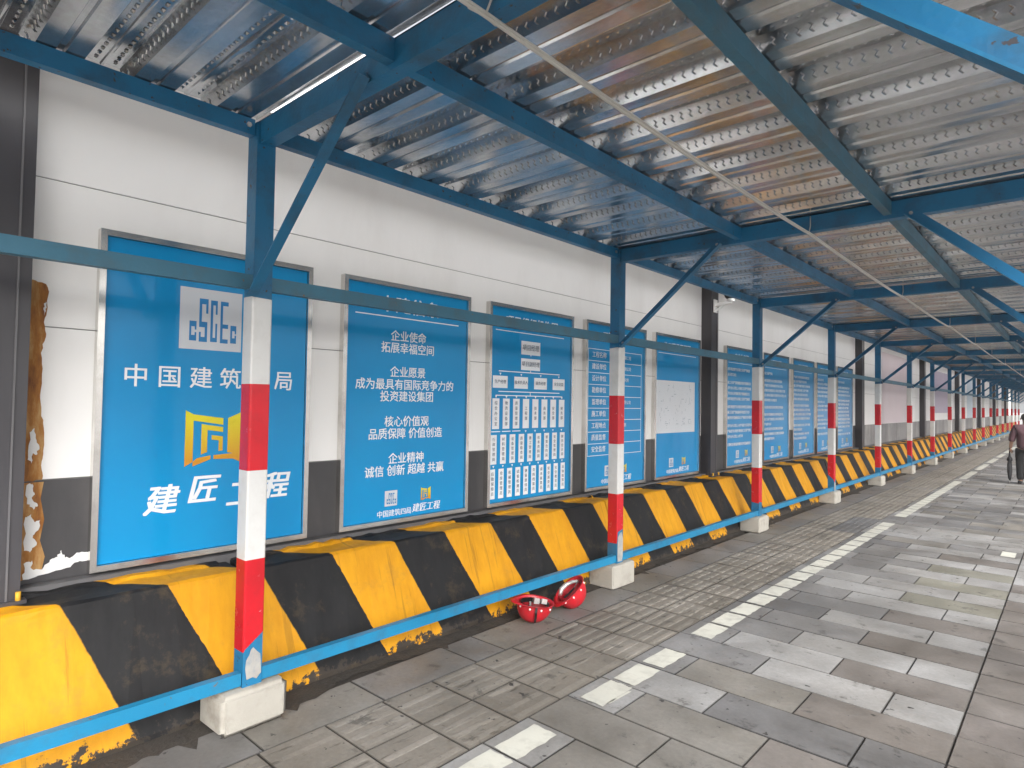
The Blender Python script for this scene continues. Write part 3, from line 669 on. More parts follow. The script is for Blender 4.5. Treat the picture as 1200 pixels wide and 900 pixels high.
def xbeam(i, y):
    o = MB(); o.box(-2.988, RX - 0.004, 0.0, 0.07, ZB, ZT)
    r_ = o.build('crossbeam', M['blue_steel'], None, bevel=0.004, loc=(0, y + 0.015, 0))
    tag(r_, ('wide blue crossbeam resting on the first striped post' if i == 0 else 'blue roof crossbeam resting on the %s striped post' % ORD[i]), 'beam', 'crossbeams of the walkway roof')
def brace(i, y, right):
    mb = MB()
    A_, B_ = ((-2.975, .05, 2.112), (-2.072, .05, 2.885)) if not right else ((RX - .01, .05, 2.06), (-.80, .05, 2.885))
    A_ = Vector(A_); B_ = Vector(B_); d_ = (B_ - A_).normalized(); n_ = Vector((0, 1, 0)).cross(d_)
    if n_.z > 0: n_ = -n_
    W_ = 0.027 if not right else 0.031
    sec = [(.0, -W_), (.0, W_), (-.05, W_), (-.05, W_ - .007), (-.007, W_ - .007), (-.007, -W_)]
    ra = [mb.bm.verts.new(A_ + Vector((0, y_, 0)) + n_ * k_) for y_, k_ in sec]; rb = [mb.bm.verts.new(B_ + Vector((0, y_, 0)) + n_ * k_) for y_, k_ in sec]
    mb.bm.faces.new(ra); mb.bm.faces.new(rb[::-1])
    for q_ in range(6): mb.bm.faces.new((ra[q_], rb[q_], rb[(q_ + 1) % 6], ra[(q_ + 1) % 6]))
    root = mb.build('knee_brace', M['blue_steel'], None, loc=(0, y - 0.045, 0))
    xz = [(-2.95, 2.135), (-2.095, 2.87)] if not right else [(RX - 0.03, 2.085), (-0.785, 2.87)]
    for x, z in xz:
        m2 = MB(); m2.tube([(x, 0.035, z), (x, 0.060, z)], 0.012, 6); m2.build('bolt', M['bolt'], root)
    if right: lab = 'brightly lit blue knee brace on the street side of the first crossbeam' if i == 0 else 'blue knee brace on the street side of the %s crossbeam' % ORD[i]
    else: lab = 'slanted blue knee brace on the %s striped post' % ORD[i] if i else 'slanted blue knee brace rising from the first striped post'
    tag(root, lab, 'brace', 'knee braces under the roof')
for i in range(NP):
    y = Y0 + S * i
    xbeam(i, y)
    brace(i, y, False)
    if i < 15: brace(i, y, True)

random.seed(5)
for i in range(-1, NP - 1):
    ya = Y0 + S * i + PW; yb = Y0 + S * (i + 1)
    where = 'between the %s and %s striped posts' % (ORD[i], ORD[i + 1]) if i >= 0 else 'before the first striped post'
    def member(name, x0, x1, z0, z1, mat, lab, cat, group, y0=ya + .002, y1=yb - .002):
        mb = MB(); mb.box(x0, x1, 0, y1 - y0, z0, z1)
        o = mb.build(name, mat, None, bevel=0.004, loc=(0, y0, 0)); tag(o, lab, cat, group); return o
    e = member('eave_girder', -3.062, -3.012, 2.900, 2.980, M['blue_steel'], 'blue eave beam along the hoarding, ' + where, 'beam', 'eave beams of the walkway roof')
    for yy in (0.03, yb - ya - 0.035):
        mb = MB(); mb.tube([(-3.012, yy, 2.945), (-3.004, yy, 2.945)], 0.013, 6); mb.build('bolt', M['bolt'], e)
    member('eave_girder', RX + 0.03, RX + 0.08, 2.900, 2.980, M['blue_steel'], 'blue eave beam along the street, ' + where, 'beam', 'street eave beams of the walkway roof')
    pa, pb = Y0 + S * i + 0.087, Y0 + S * (i + 1) + 0.013
    member('roof_purlin', -1.955, -1.908, 2.884, 2.974, M['blue_steel'], 'blue wall-side purlin ' + where, 'purlin', 'roof purlins', pa, pb)
    member('roof_purlin', -0.945, -0.898, 2.884, 2.974, M['blue_dusty'], 'dusty blue street-side purlin ' + where, 'purlin', 'roof purlins', pa, pb)
    member('upper_rail', -3.045, -2.998, 2.135, 2.205, M['blue_dusty'], 'dusty blue upper rail, ' + where, 'rail', 'upper rails between the posts', ya - .004, yb + .004)
    member('lower_rail', -3.040, -2.998, 0.210, 0.272, M['blue_rail'], 'bright blue low rail ' + where, 'rail', 'low rails between the posts')

# roof deck: one run of ribbed sheet per bay
PER = 0.3530
def web_at(bay):
    return {-1: 0.872, 0: 2.449}.get(bay, None)
random.seed(11)
ZL, ZH = 2.982, 3.050
for i in range(-1, NP - 1):
    ya = Y0 + S * i + 0.02 if i >= 0 else -0.55; yb = Y0 + S * (i + 1) + 0.075
    b0 = web_at(i)
    if b0 is None: b0 = ya + random.random() * PER
    while b0 > ya: b0 -= PER
    bm = bmesh.new(); x0, x1 = -3.15, RX + 0.24; nx = 14
    prof = []      # (y, z)
    bb = b0; q = 0
    while bb < yb + PER:
        j = random.uniform(-0.006, 0.006); dz = random.uniform(-0.004, 0.004); bb2 = bb + j
        prof += [(bb2, ZL), (bb2 + .066, ZL), (bb2 + .072, ZL + .010), (bb2 + .092, ZL + .010), (bb2 + .098, ZL), (bb2 + .165, ZL), (bb2 + .200, ZH + dz),
                 (bb2 + .248, ZH + dz), (bb2 + .252, ZH - .007), (bb2 + .264, ZH - .007), (bb2 + .268, ZH + dz), (bb2 + .326, ZH + dz)]
        bb += PER
    def zat(y):
        for (a, za), (c, zc) in zip(prof[:-1], prof[1:]):
            if a <= y <= c: return za + (zc - za) * (y - a) / max(1e-6, c - a)
        return ZL
    P2 = [(ya, zat(ya))] + [p for p in prof if ya < p[0] < yb] + [(yb, zat(yb))]
    cols = []
    wv = [random.uniform(0, 6.28) for _ in range(4)]
    for k in range(nx + 1):
        x = x0 + (x1 - x0) * k / nx
        col_ = []
        for n_, (y, z) in enumerate(P2):
            d = 0.0022 * math.sin(x * 2.7 + wv[0] + n_ * 1.3) + 0.0012 * math.sin(x * 6.1 + n_ * 2.1 + wv[1]) if z > ZL + 0.02 else 0.0006 * math.sin(x * 3 + n_)
            col_.append(bm.verts.new((x, y - ya, z + d + (0.0025 if i % 2 else 0))))
        cols.append(col_)
    for A, B in zip(cols[:-1], cols[1:]):
        for n_ in range(len(P2) - 1): bm.faces.new((A[n_], B[n_], B[n_ + 1], A[n_ + 1]))
    me = bpy.data.meshes.new('roof_deck'); bm.to_mesh(me); bm.free(); me.materials.append(M['deck'])
    o = link_mesh('roof_deck', me, None, (0, ya, 0))
    md = o.modifiers.new('thickness', 'SOLIDIFY'); md.thickness = 0.0012; md.offset = 1
    where = 'between the %s and %s crossbeams' % (ORD[i], ORD[i + 1]) if i >= 0 else 'before the first crossbeam'
    tag(o, 'ribbed galvanised steel roof deck ' + where, 'roof deck', 'ribbed steel roof decking')
    # pressed chevron marks on the webs that face the camera and dots on the crests
    if i < 4:
        mb = MB()
        for (y, z), (y2, z2) in zip(P2[:-1], P2[1:]):
            if z > ZH - 0.02 and abs(z2 - ZL) < 0.002 and z - z2 > 0.035:
                x = x0 + 0.03
                while x < x1 - 0.03:
                    if abs(x + 3.037) > 0.03:
                        h = 0.0042
                        path = [(x - .004, .78), (x + .008, .60), (x - .002, .44), (x + .009, .26)]
                        vs = []
                        for px_, t in path:
                            yy = y2 + (y - y2) * t - ya; zz = z2 + (z - z2) * t
                            vs.append((mb.bm.verts.new((px_ - .005, yy - .0003, zz - .0003)), mb.bm.verts.new((px_, yy - h * .7, zz - h * .7)), mb.bm.verts.new((px_ + .005, yy - .0003, zz - .0003))))
                        for a_, c_ in zip(vs[:-1], vs[1:]):
                            for q in range(2): mb.bm.faces.new((a_[q], a_[q + 1], c_[q + 1], c_[q]))
                    x += 0.047
            if i < 2 and abs(y2 - y) > 0.034 and z > ZH - 0.02 and z2 > ZH - 0.02:
                x = x0 + 0.05; yc = (y + y2) / 2 - ya
                while x < x1 - 0.03:
                    zz = ZH - 0.001
                    top = mb.bm.verts.new((x, yc, zz - .006))
                    rg = [mb.bm.verts.new((x + dx, yc + dy, zz + .002)) for dx, dy in ((-.011, -.007), (.011, -.007), (.011, .007), (-.011, .007))]
                    for q in range(4): mb.bm.faces.new((rg[q], rg[(q + 1) % 4], top))
                    x += 0.047
        mb.build('pressed_marks', M['deck'], o, recalc=False)

# ------------------------------------------------------------------ thin volume added to imitate the glare that pales the far end
b = MB(); b.box(-310, 310, -310, 510, -1.2, 5.2)
hm = bpy.data.materials.new('glare_haze'); hm.use_nodes = True
hn = hm.node_tree; hn.nodes.remove(hn.nodes['Principled BSDF'])
pv = hn.nodes.new('ShaderNodeVolumePrincipled'); pv.inputs['Density'].default_value = 0.0014; pv.inputs['Color'].default_value = (0.93, 0.95, 0.97, 1)
hn.links.new(pv.outputs[0], hn.nodes['Material Output'].inputs['Volume'])
tag(b.build('glare_haze', hm), kind='stuff')

# ------------------------------------------------------------------ notice boards
BZ0, BZ1 = 0.712, 2.448
def text_mesh(body, size, bold=0.0, shear=0.0, align='CENTER', space=1.0, line=1.0, res=1):
    cu = bpy.data.curves.new('t', 'FONT'); cu.body = body; cu.size = size; cu.align_x = align; cu.offset = bold * size; cu.shear = shear
    cu.space_character = space; cu.space_line = line; cu.resolution_u = res; cu.align_y = 'CENTER'; cu.fill_mode = 'FRONT'
    o = bpy.data.objects.new('t', cu); COL.objects.link(o)
    bpy.context.view_layer.update()
    me = bpy.data.meshes.new_from_object(o.evaluated_get(bpy.context.evaluated_depsgraph_get()))
    bpy.data.objects.remove(o); bpy.data.curves.remove(cu)
    return me
class Board:
    """local frame: y along the wall from the board's left edge, z up, x out of the wall"""
    def __init__(self, y0, width, label, group):
        self.root = empty('notice_board', (WX, y0, 0)); tag(self.root, label, 'notice board', group)
        self.w = width; self.layers = {}
        fw = 0.030; mb = MB(); X0, X1 = 0.001, 0.050
        # frame: four mitred bars
        o_ = [(0, BZ0), (width, BZ0), (width, BZ1), (0, BZ1)]; i_ = [(fw, BZ0 + fw), (width - fw, BZ0 + fw), (width - fw, BZ1 - fw), (fw, BZ1 - fw)]
        for k in range(4):
            j = (k + 1) % 4
            mb.hexa([(X0, *o_[k]), (X0, *o_[j]), (X0, *i_[j]), (X0, *i_[k]), (X1, *o_[k]), (X1, *o_[j]), (X1, *i_[j]), (X1, *i_[k])])
        mb.build('frame', M['steel_frame'], self.root, bevel=0.003)
        mb = MB(); mb.box(0.004, 0.030, fw + .002, width - fw - .002, BZ0 + fw + .002, BZ1 - fw - .002)
        self.panel = mb.build('panel', M['board'], self.root)
    def bm(self, key):
        if key not in self.layers: self.layers[key] = bmesh.new()
        return self.layers[key]
    def text(self, key, body, y, z, size, bold=0.0, shear=0.0, sx=1.0, x=0.0325, **kw):
        d = bold * size
        strikes = [(0, 0)] if d == 0 else ([(-d, 0), (d, 0)] if size < 0.07 else [(-d, -d * .6), (d, -d * .6), (-d, d * .6), (d, d * .6)])
        for q, (dy, dz) in enumerate(strikes):
            me = text_mesh(body, size, 0.0, shear, **kw)
            T = Matrix(((0, 0, 1, x + q * 0.00025), (sx, 0, 0, y + dy), (0, 1, 0, z + dz), (0, 0, 0, 1)))
            me.transform(T); self.bm(key).from_mesh(me); bpy.data.meshes.remove(me)
    def rect(self, key, y0, y1, z0, z1, x=0.0315):
        b_ = self.bm(key); vs = [b_.verts.new((x, *p)) for p in ((y0, z0), (y1, z0), (y1, z1), (y0, z1))]; b_.faces.new(vs)
    def poly(self, key, pts, x=0.0325):
        b_ = self.bm(key); b_.faces.new([b_.verts.new((x, *p)) for p in pts])
    def logo(self, y, z, s):
        """square badge with the block-letter mark; y,z = lower left, s = size"""
        self.rect('emblem_plate', y, y + s * 1.0, z, z + s, 0.0318)
        k = s / 100.0
        def R_(a, c, d, e): self.rect('emblem_mark', y + a * k, y + c * k, z + d * k, z + e * k, 0.0332)
        t = 4.5
        def C_(a, c, d, e, gap0, gap1):     # a C: open on the right
            R_(a, a + t * .7, d, e); R_(a + t * .7, c, e - 9, e); R_(a + t * .7, c, d, d + 9); R_(c - t * .6, c, e - gap0, e - 9); R_(c - t * .6, c, d + 9, d + gap1)
        C_(15, 26, 14, 46, 14, 14)
        # S
        R_(30, 34, 46, 75); R_(30, 44, 75, 84); R_(40.5, 44, 60, 75); R_(30, 43, 37, 46); R_(39, 43, 21, 37); R_(30, 43, 13, 21); R_(30, 33, 21, 29)
        # tall C
        R_(48, 52, 14, 83); R_(52, 59, 75, 83); R_(56, 59, 60, 75); R_(52, 59, 14, 21); R_(56, 59, 21, 45)
        # E
        R_(64, 68, 13, 83); R_(68, 77, 76, 83); R_(68, 77, 38, 45); R_(68, 77, 13, 20)
        C_(81, 91, 14, 44, 14, 14)
    def gold(self, y, z, wd, ht):
        P_ = lambda pts: self.poly('gold_emblem', [(y + a * wd, z + c * ht) for a, c in pts])
        # left wing: open book leaf with a G-shaped path
        P_([(0, .02), (.13, .10), (.13, .93), (0, 1)]); P_([(.13, .93), (.13, .82), (.62, .74), (.62, .86)]); P_([(.13, .10), (.13, .02 + .0), (.42, .13), (.42, .20), (.20, .16)])
        P_([(.26, .22), (.36, .26), (.36, .74), (.26, .76)]); P_([(.36, .74), (.36, .65), (.62, .61), (.62, .70)])
        P_([(.43, .56), (.62, .53), (.62, .28), (.55, .27), (.55, .46), (.43, .48)])
        # right wing
        P_([(.70, .86), (1.0, 1.0), (1.0, .90), (.70, .74)]); P_([(.70, .74), (.80, .80), (.80, .22), (.70, .24)]); P_([(.80, .80), (1.0, .90), (1.0, .02), (.80, .12)])
        P_([(.47, .13), (.80, .12), (.80, .22), (.47, .20)])
    def footer(self):
        w_ = self.w
        self.logo(w_ * .320, 0.838, 0.110); self.gold(w_ * .600, 0.846, 0.095, 0.10)
        self.text('lettering', '中国建筑四局', w_ * .395, 0.783, 0.052, 0.014); self.text('lettering', '建匠工程', w_ * .645, 0.795, 0.068, 0.018, 0.15)
    def done(self):
        mats = {'lettering': 'print_white', 'chart_print': 'print_white', 'emblem_plate': 'print_silver', 'emblem_mark': 'print_blue', 'gold_emblem': 'gold', 'line_print': 'print_white', 'chart_lettering': 'print_dark', 'plan_sheet': 'print_paper', 'plan_print': 'print_grey'}
        for k, b_ in self.layers.items():
            me = bpy.data.meshes.new(k); b_.to_mesh(me); b_.free(); me.materials.append(M[mats[k]])
            link_mesh(k, me, self.panel)

G = 'blue notice boards on the hoarding'
BW = 1.185
# 1: company board
B = Board(0.925, BW, 'large blue board with white block logo, big gold emblem and brush lettering', G)
o_ = 0.925
B.rect('emblem_plate', 1.315 - o_, 1.655 - o_, 1.868, 2.212, 0.0318)
def shrink_logo(B, y, z, s):
    B.logo(y, z, s)
B.layers.pop('emblem_plate').free()
B.logo(1.315 - o_, 1.868, 0.345)
for k, ch in enumerate('中国建筑四局'): B.text('lettering', ch, 1.108 - o_ + k * 0.1655, 1.70, 0.128, 0.010)
B.gold(1.362 - o_, 1.205, 0.335, 0.320)
for k, ch in enumerate('建匠工程'): B.text('lettering', ch, 1.245 - o_ + k * 0.216, [1.035, 1.075, 1.03, 1.06][k] - 0.005, 0.168, 0.026, 0.22)
B.done()
# 2: mission board
B = Board(2.345, BW, 'blue board with centred white slogan lines', G)
c = BW / 2 - 0.01
B.text('lettering', '中建信条', c, 2.285, 0.125, 0.018, sx=1.15)
B.rect('line_print', 0.10, BW - 0.12, 2.198, 2.206)
rows = [('企业使命', 2.062), ('拓展幸福空间', 1.975), ('企业愿景', 1.800), ('成为最具有国际竞争力的', 1.708), ('投资建设集团', 1.622), ('核心价值观', 1.440), ('品质保障 价值创造', 1.352), ('企业精神', 1.172), ('诚信 创新 超越 共赢', 1.086)]
for t, z in rows: B.text('lettering', t, c - 0.015, z, 0.083, 0.013)
B.footer()
B.done()
# 3: organisation chart
B = Board(3.755, BW, 'blue board with a white organisation chart of linked boxes', G)
B.text('lettering', '项目组织机构图', c, 2.30, 0.105, 0.016)
B.rect('line_print', 0.09, BW - 0.14, 2.215, 2.222)
def chart_box(y, z, w_, h_, t=None, vertical=False, size=.05):
    B.rect('chart_print', y - w_ / 2, y + w_ / 2, z - h_ / 2, z + h_ / 2, 0.0320)
    if t:
        if vertical:
            n = len(t)
            for q, ch in enumerate(t): B.text('chart_lettering', ch, y, z + (n - 1) * size * .62 - q * size * 1.24, size, 0.02, x=0.0338)
        else: B.text('chart_lettering', t, y, z, size, 0.02, x=0.0338)
def vline(y, z0, z1): B.rect('line_print', y - .004, y + .004, z0, z1)
def hline(y0, y1, z): B.rect('line_print', y0, y1, z - .004, z + .004)
def tri(y, z): B.poly('line_print', [(y - .012, z + .02), (y, z), (y + .012, z + .02)])
CY = .555
chart_box(CY, 2.088, .265, .122, '项目经理', size=.058); tri(CY, 2.012); chart_box(CY, 1.940, .265, .105, '项目副经理', size=.050)
hline(.135, .985, 1.866); vline(CY, 1.866, 1.888)
for k, t in enumerate(('生产经理', '技术负责人', '商务经理', '安全总监')):
    y = .155 + k * .272; tri(y, 1.83); chart_box(y, 1.772, .185, .105, t, size=.036)
hline(.135, .985, 1.690); vline(CY, 1.655, 1.69)
hline(.10, 1.03, 1.656)
for k, t in enumerate(('综合办公室', '物资设备部', '质量管理部', '工程部', '技术部', '商务部', '安全部', '财务部')):
    y = .105 + k * .131; tri(y, 1.632); chart_box(y, 1.498, .086, .262, t, True, .036)
    tri(y, 1.328) if k > 2 else hline(y - .05, y + .06, 1.345)
for k, t in enumerate(('行政管理岗', '材料管理岗', '设备管理岗', '质量检查岗', '施工管理岗', '技术资料岗', '预算合约岗', '安全管理岗', '财务会计岗')):
    y = .085 + k * .119; chart_box(y, 1.192, .074, .250, t, True, .034)
    tri(y, 1.035)
for k, t in enumerate(('后勤保障员', '仓库管理员', '机械管理员', '试验检测员', '测量放线员', '资料档案员', '成本核算员', '安全巡查员', '安全教育员', '出纳核算员')):
    y = .075 + k * .1085; chart_box(y, .900, .066, .252, t, True, .034)
B.done()
# 4: table
B = Board(5.150, BW, 'blue board with a ruled white table, partly behind the second striped post', G)
B.text('lettering', '工程概况牌', c, 2.30, 0.105, 0.016)
labs = ['工程名称', '建设单位', '设计单位', '勘察单位', '监理单位', '施工单位', '工程地点', '质量监督', '安全监督']
for k in range(10):
    z = 2.16 - k * .122; B.rect('line_print', .06, BW - .08, z - .003, z + .003)
B.rect('line_print', .46, .466, 2.16 - 9 * .122, 2.16); B.rect('line_print', .06, .066, 2.16 - 9 * .122, 2.16); B.rect('line_print', BW - .086, BW - .08, 2.16 - 9 * .122, 2.16)
rt = ['住宅项目一期工程', '建设开发有限公司', '建筑设计研究院', '地质勘察院', '工程监理有限公司', '建筑工程局', '新区大道东侧', '', '']
for k in range(9):
    z = 2.16 - (k + .5) * .122; B.text('lettering', labs[k], .26, z, .066, 0.016)
    if rt[k]: B.text('lettering', rt[k], .52, z, .045, 0.004, align='LEFT')
B.footer(); B.done()
# 5: plan
B = Board(6.545, BW, 'blue board with a white site plan sheet in the middle', G)
B.text('lettering', '施工现场平面图', c, 2.30, 0.100, 0.016); B.rect('line_print', .10, BW - .10, 2.215, 2.222)
B.rect('plan_sheet', .045, BW - .13, 1.255, 1.890, 0.0320)
random.seed(4)
for k in range(60):
    y = random.uniform(.12, BW - .2); z = random.uniform(1.31, 1.83)
    if random.random() < .5: B.rect('plan_print', y, y + random.uniform(.01, .07), z, z + .006, 0.0333)
    else: B.rect('plan_print', y, y + .006, z, z + random.uniform(.01, .05), 0.0333)
for t, y, z in (('图例', .75, 1.42), ('说明', .75, 1.36)): B.text('plan_print', t, y, z, .03, x=0.0334)
B.footer(); B.done()
# 6-10: rules in small print
heads = ['安全生产牌', '文明施工牌', '消防保卫牌', '管理人员名单', '环境保护牌']
frag = ['进入现场必须戴好安全帽', '严格遵守各项操作规程', '施工区域严禁吸烟', '保持场地整洁道路畅通', '材料堆放整齐有序', '定期检查消防器材', '非作业人员禁止入内', '认真落实岗位责任制', '节约用水用电', '做好防护措施确保安全']
starts = [8.555, 9.965, 11.355, 12.705, 14.090]
sides = ['first beyond the camera column', 'second beyond the camera column', 'third beyond the camera column', 'half hidden behind the fourth striped post', 'last before the pink poster']
for q in range(5):
    B = Board(starts[q], BW, 'blue board of close white text lines, ' + sides[q], G)
    random.seed(60 + q)
    B.text('lettering', heads[q], c, 2.30, 0.105, 0.016); B.rect('line_print', .10, BW - .10, 2.215, 2.222)
    z = 2.12
    while z > 1.02:
        n = random.choice([2, 2, 2, 1]); s = random.sample(frag, 2)
        txt = ''.join(s)[:random.choice([19, 20, 18, 17]) if n == 2 else random.randint(6, 11)]
        B.text('lettering', txt, .08, z, .050, 0.022, align='LEFT')
        z -= .078 if random.random() < .75 else .115
    B.footer(); B.done()

# ------------------------------------------------------------------ security camera on the column
root = empty('security_camera', (-3.55, 7.93, 2.93)); tag(root, 'small dark dome security camera on a white bracket under the roof edge', 'security camera')
mb = MB(); mb.box(0.0, 0.015, -0.05, 0.05, -0.10, 0.07); mb.bar((0.01, 0, 0.0), (0.22, 0.03, 0.03), 0.05, 0.04); mb.bar((0.015, 0, -0.08), (0.12, 0.015, 0.0), 0.02, 0.02)
mb.build('bracket', M['white_plastic'], root, bevel=0.005)
mb = MB(); mb.ball((0.20, 0.04, 0.12), 0.075, (1.15, 1.0, 0.85)); mb.build('dome', M['black_plastic'], root)
mb = MB(); mb.tube([(0.20, 0.04, 0.03), (0.20, 0.04, 0.07)], 0.05, 12); mb.build('dome_mount', M['white_plastic'], root)
mb = MB(); mb.hexa([(0.0, -0.02, 0.20), (0.30, 0.0, 0.22), (0.30, 0.10, 0.22), (0.0, 0.12, 0.20), (0.0, -0.02, 0.206), (0.30, 0.0, 0.226), (0.30, 0.10, 0.226), (0.0, 0.12, 0.206)]); mb.build('rain_shade', M['white_plastic'], root)

# ------------------------------------------------------------------ overhead cable
pts = []
knots = [(-1.33, Y0 - S, 2.83)] + [(-1.395 - 0.012 * (i % 3), Y0 + S * i, 2.835) for i in range(0, NP)]
for a, c_ in zip(knots[:-1], knots[1:]):
    a = Vector(a); c_ = Vector(c_)
    for k in range(10):
        t = k / 10; p = a.lerp(c_, t); s = 4 * t * (1 - t); pts.append((p.x + 0.10 * s, p.y, p.z - 0.105 * s))
pts.append(knots[-1])
root = MB(); root.tube(pts, 0.0075, 7); strand = MB(); pts2 = [(p[0] + .009, p[1], p[2] + .004) for p in pts]; strand.tube(pts2, 0.0055, 6)
cable = root.build('overhead_cable', M['cable']); tag(cable, 'pale twin cable sagging from crossbeam to crossbeam under the roof', 'cable')
strand.build('cable_strand', M['cable'], cable)
for i, k in enumerate(knots[1:12]):
    mb = MB(); mb.tube([(k[0], k[1] - .012, k[2] + .012), (k[0] + .004, k[1] + .005, k[2] + 0.06), (k[0] + .002, k[1] + .01, ZT - 0.005)], 0.004, 5)
    mb.build('cable_tie', M['cable'], cable)
mb = MB(); k = knots[1]; mb.tube([(k[0] + .005, k[1] + .03, k[2] - .01), (k[0] - .01, k[1] - .01, k[2] + .01), (k[0] - .03, k[1] - .06, k[2] + .02), (k[0] - .02, k[1] - .10, k[2] + .06)], 0.006, 6); mb.build('cable_knot', M['cable'], cable)

# ------------------------------------------------------------------ hard hats lying upside down
def hard_hat(loc, rot, label, liner, pk):
    root = empty('hard_hat', loc); root.rotation_euler = rot; tag(root, label, 'hard hat', 'red hard hats on the paving')
    # local: opening up (+z), crown down at z=0
    bm = bmesh.new(); nu, nv = 32, 10; RX_, RY_, H_ = 0.108, 0.132, 0.145
    rings = []
    for v in range(nv + 1):
        a = (v / nv) * math.pi / 2
        r = math.sin(a) ** 0.85; z = H_ * (1 - math.cos(a)); rg = []
        for u in range(nu):
            t = 2 * math.pi * u / nu
            ridge = 1 + (0.05 * math.exp(-((math.cos(t)) / 0.18) ** 2) * (1 - v / nv) if v else 0)
            rg.append(bm.verts.new((RX_ * r * math.cos(t), RY_ * r * math.sin(t), z - (0.006 * math.exp(-(math.cos(t) * r / 0.12) ** 2)) * (1 - v / nv))))
        rings.append(rg)
    for v in range(nv):
        for u in range(nu):
            if v == 0:
                if u % 2 == 0 or True: bm.faces.new((rings[0][u], rings[0][(u + 1) % nu], rings[1][(u + 1) % nu], rings[1][u]))
            else: bm.faces.new((rings[v][u], rings[v][(u + 1) % nu], rings[v + 1][(u + 1) % nu], rings[v + 1][u]))
    # brim lip and peak
    lip = []
    for u in range(nu):
        t = 2 * math.pi * u / nu; ex = 0.014 + 0.045 * max(0, pk * math.sin(t)) ** 3
        lip.append(bm.verts.new(((RX_ + ex * 0.75) * math.cos(t), (RY_ + ex) * math.sin(t), H_ + 0.006 - 0.008 * max(0, pk * math.sin(t)) ** 2)))
    for u in range(nu): bm.faces.new((rings[-1][u], rings[-1][(u + 1) % nu], lip[(u + 1) % nu], lip[u]))
    bmesh.ops.remove_doubles(bm, verts=bm.verts[:], dist=0.0005)
    for f in bm.faces: f.smooth = True
    bmesh.ops.recalc_face_normals(bm, faces=bm.faces[:])
    me = bpy.data.meshes.new('shell'); bm.to_mesh(me); bm.free(); me.materials.append(M['helmet_red'])
    sh = link_mesh('shell', me, root); md = sh.modifiers.new('thickness', 'SOLIDIFY'); md.thickness = 0.003; md.offset = -1
    mb = MB()
    ring = [(0.088 * math.cos(2 * math.pi * k / 24), 0.110 * math.sin(2 * math.pi * k / 24)) for k in range(24)]
    for k in range(24):
        a, c_ = ring[k], ring[(k + 1) % 24]; mb.quad([(a[0], a[1], .105), (c_[0], c_[1], .105), (c_[0], c_[1], .14), (a[0], a[1], .14)])
    hb = mb.build('headband', M['black_plastic'] if liner == 0 else M['helmet_inner'], root, recalc=False); hb.modifiers.new('thickness', 'SOLIDIFY').thickness = 0.002
    mb = MB()
    mb.tube([(-.085, .0, .11), (-.05, 0, .04), (0, 0, .018), (.05, 0, .04), (.085, 0, .11)], 0.007, 6); mb.tube([(0, -.105, .11), (0, -.06, .04), (0, 0, .022), (0, .06, .04), (0, .105, .11)], 0.007, 6)
    mb.build('suspension', M['white_plastic'] if liner == 0 else M['helmet_inner'], root)
    mb = MB(); st = [(.112, -.03, .15), (.120, -.03, .11), (.108, -.02, .06), (.085, -.01, .025)] if liner == 0 else [(.03, -.10, .150), (.022, -.04, .135), (.018, .03, .125), (.02, .10, .140)]
    for a, c_ in zip(st[:-1], st[1:]): mb.bar(a, c_, 0.004, 0.016, up=(0, 1, 0.2))
    mb.build('chin_strap', M['black_plastic'], root)
    if liner == 0:
        mb = MB(); mb.hexa([(-.05, .0, .13), (.03, -.02, .14), (.035, .02, .14), (-.045, .04, .13), (-.05, .0, .15), (.03, -.02, .185), (.035, .02, .18), (-.045, .04, .15)])
        mb.hexa([(-.04, .05, .12), (.05, .03, .15), (.055, .07, .15), (-.035, .09, .12), (-.04, .05, .14), (.05, .03, .19), (.055, .07, .185), (-.035, .09, .14)])
        mb.build('crumpled_liner', M['foil'], root, bevel=0.006)
    else:
        mb = MB(); mb.hexa([(-.05, -.02, .03), (.02, -.02, .03), (.02, .05, .03), (-.05, .05, .03), (-.05, -.02, .036), (.02, -.02, .036), (.02, .05, .036), (-.05, .05, .036)]); mb.build('inner_label', M['white_plastic'], root)
        mb = MB(); mb.tube([(-.085, -.055, .125), (-.095, 0, .145), (-.085, .055, .14), (-.05, .095, .13), (.0, .11, .125)], [.012, .020, .018, .014, .010], 8); mb.build('padding', M['foil'], root)
    mb = MB()
    for t in (-1.2, -0.55, 0.1, 0.75, 1.9): mb.ball(((RX_ + .001) * math.cos(t), (RY_ + .001) * math.sin(t), .122), 0.0085, (1, 1, 1), u=8, v=6)
    mb.build('rivet', M['white_plastic'], root)
hard_hat((-2.960, 3.530, 0.006), (R(-8), R(6), R(-30)), 'red hard hat upside down with a crumpled silver liner inside', 0, -1)
hard_hat((-2.905, 4.045, 0.030), (R(34), R(-14), R(-12)), 'red hard hat tipped on its side with a bare red inside', 1, -1)

# ------------------------------------------------------------------ man walking away with a folded umbrella
def skin_body(name, verts, edges, radii, mat, parent, subd=2):
    me = bpy.data.meshes.new(name); me.from_pydata(verts, edges, []); o = link_mesh(name, me, parent)
    sk = o.modifiers.new('skin', 'SKIN'); sk.use_smooth_shade = True
    for v, r in zip(me.skin_vertices[0].data, radii): v.radius = r if isinstance(r, tuple) else (r, r)
    me.skin_vertices[0].data[0].use_root = True
    sb = o.modifiers.new('subd', 'SUBSURF'); sb.levels = subd; sb.render_levels = subd
    me.materials.append(mat); return o
man = empty('person', (-0.80, 17.5, 0)); tag(man, 'person in plum shirt and black trousers seen from behind, holding a folded umbrella', 'person')
man.rotation_euler = (0, 0, R(4))
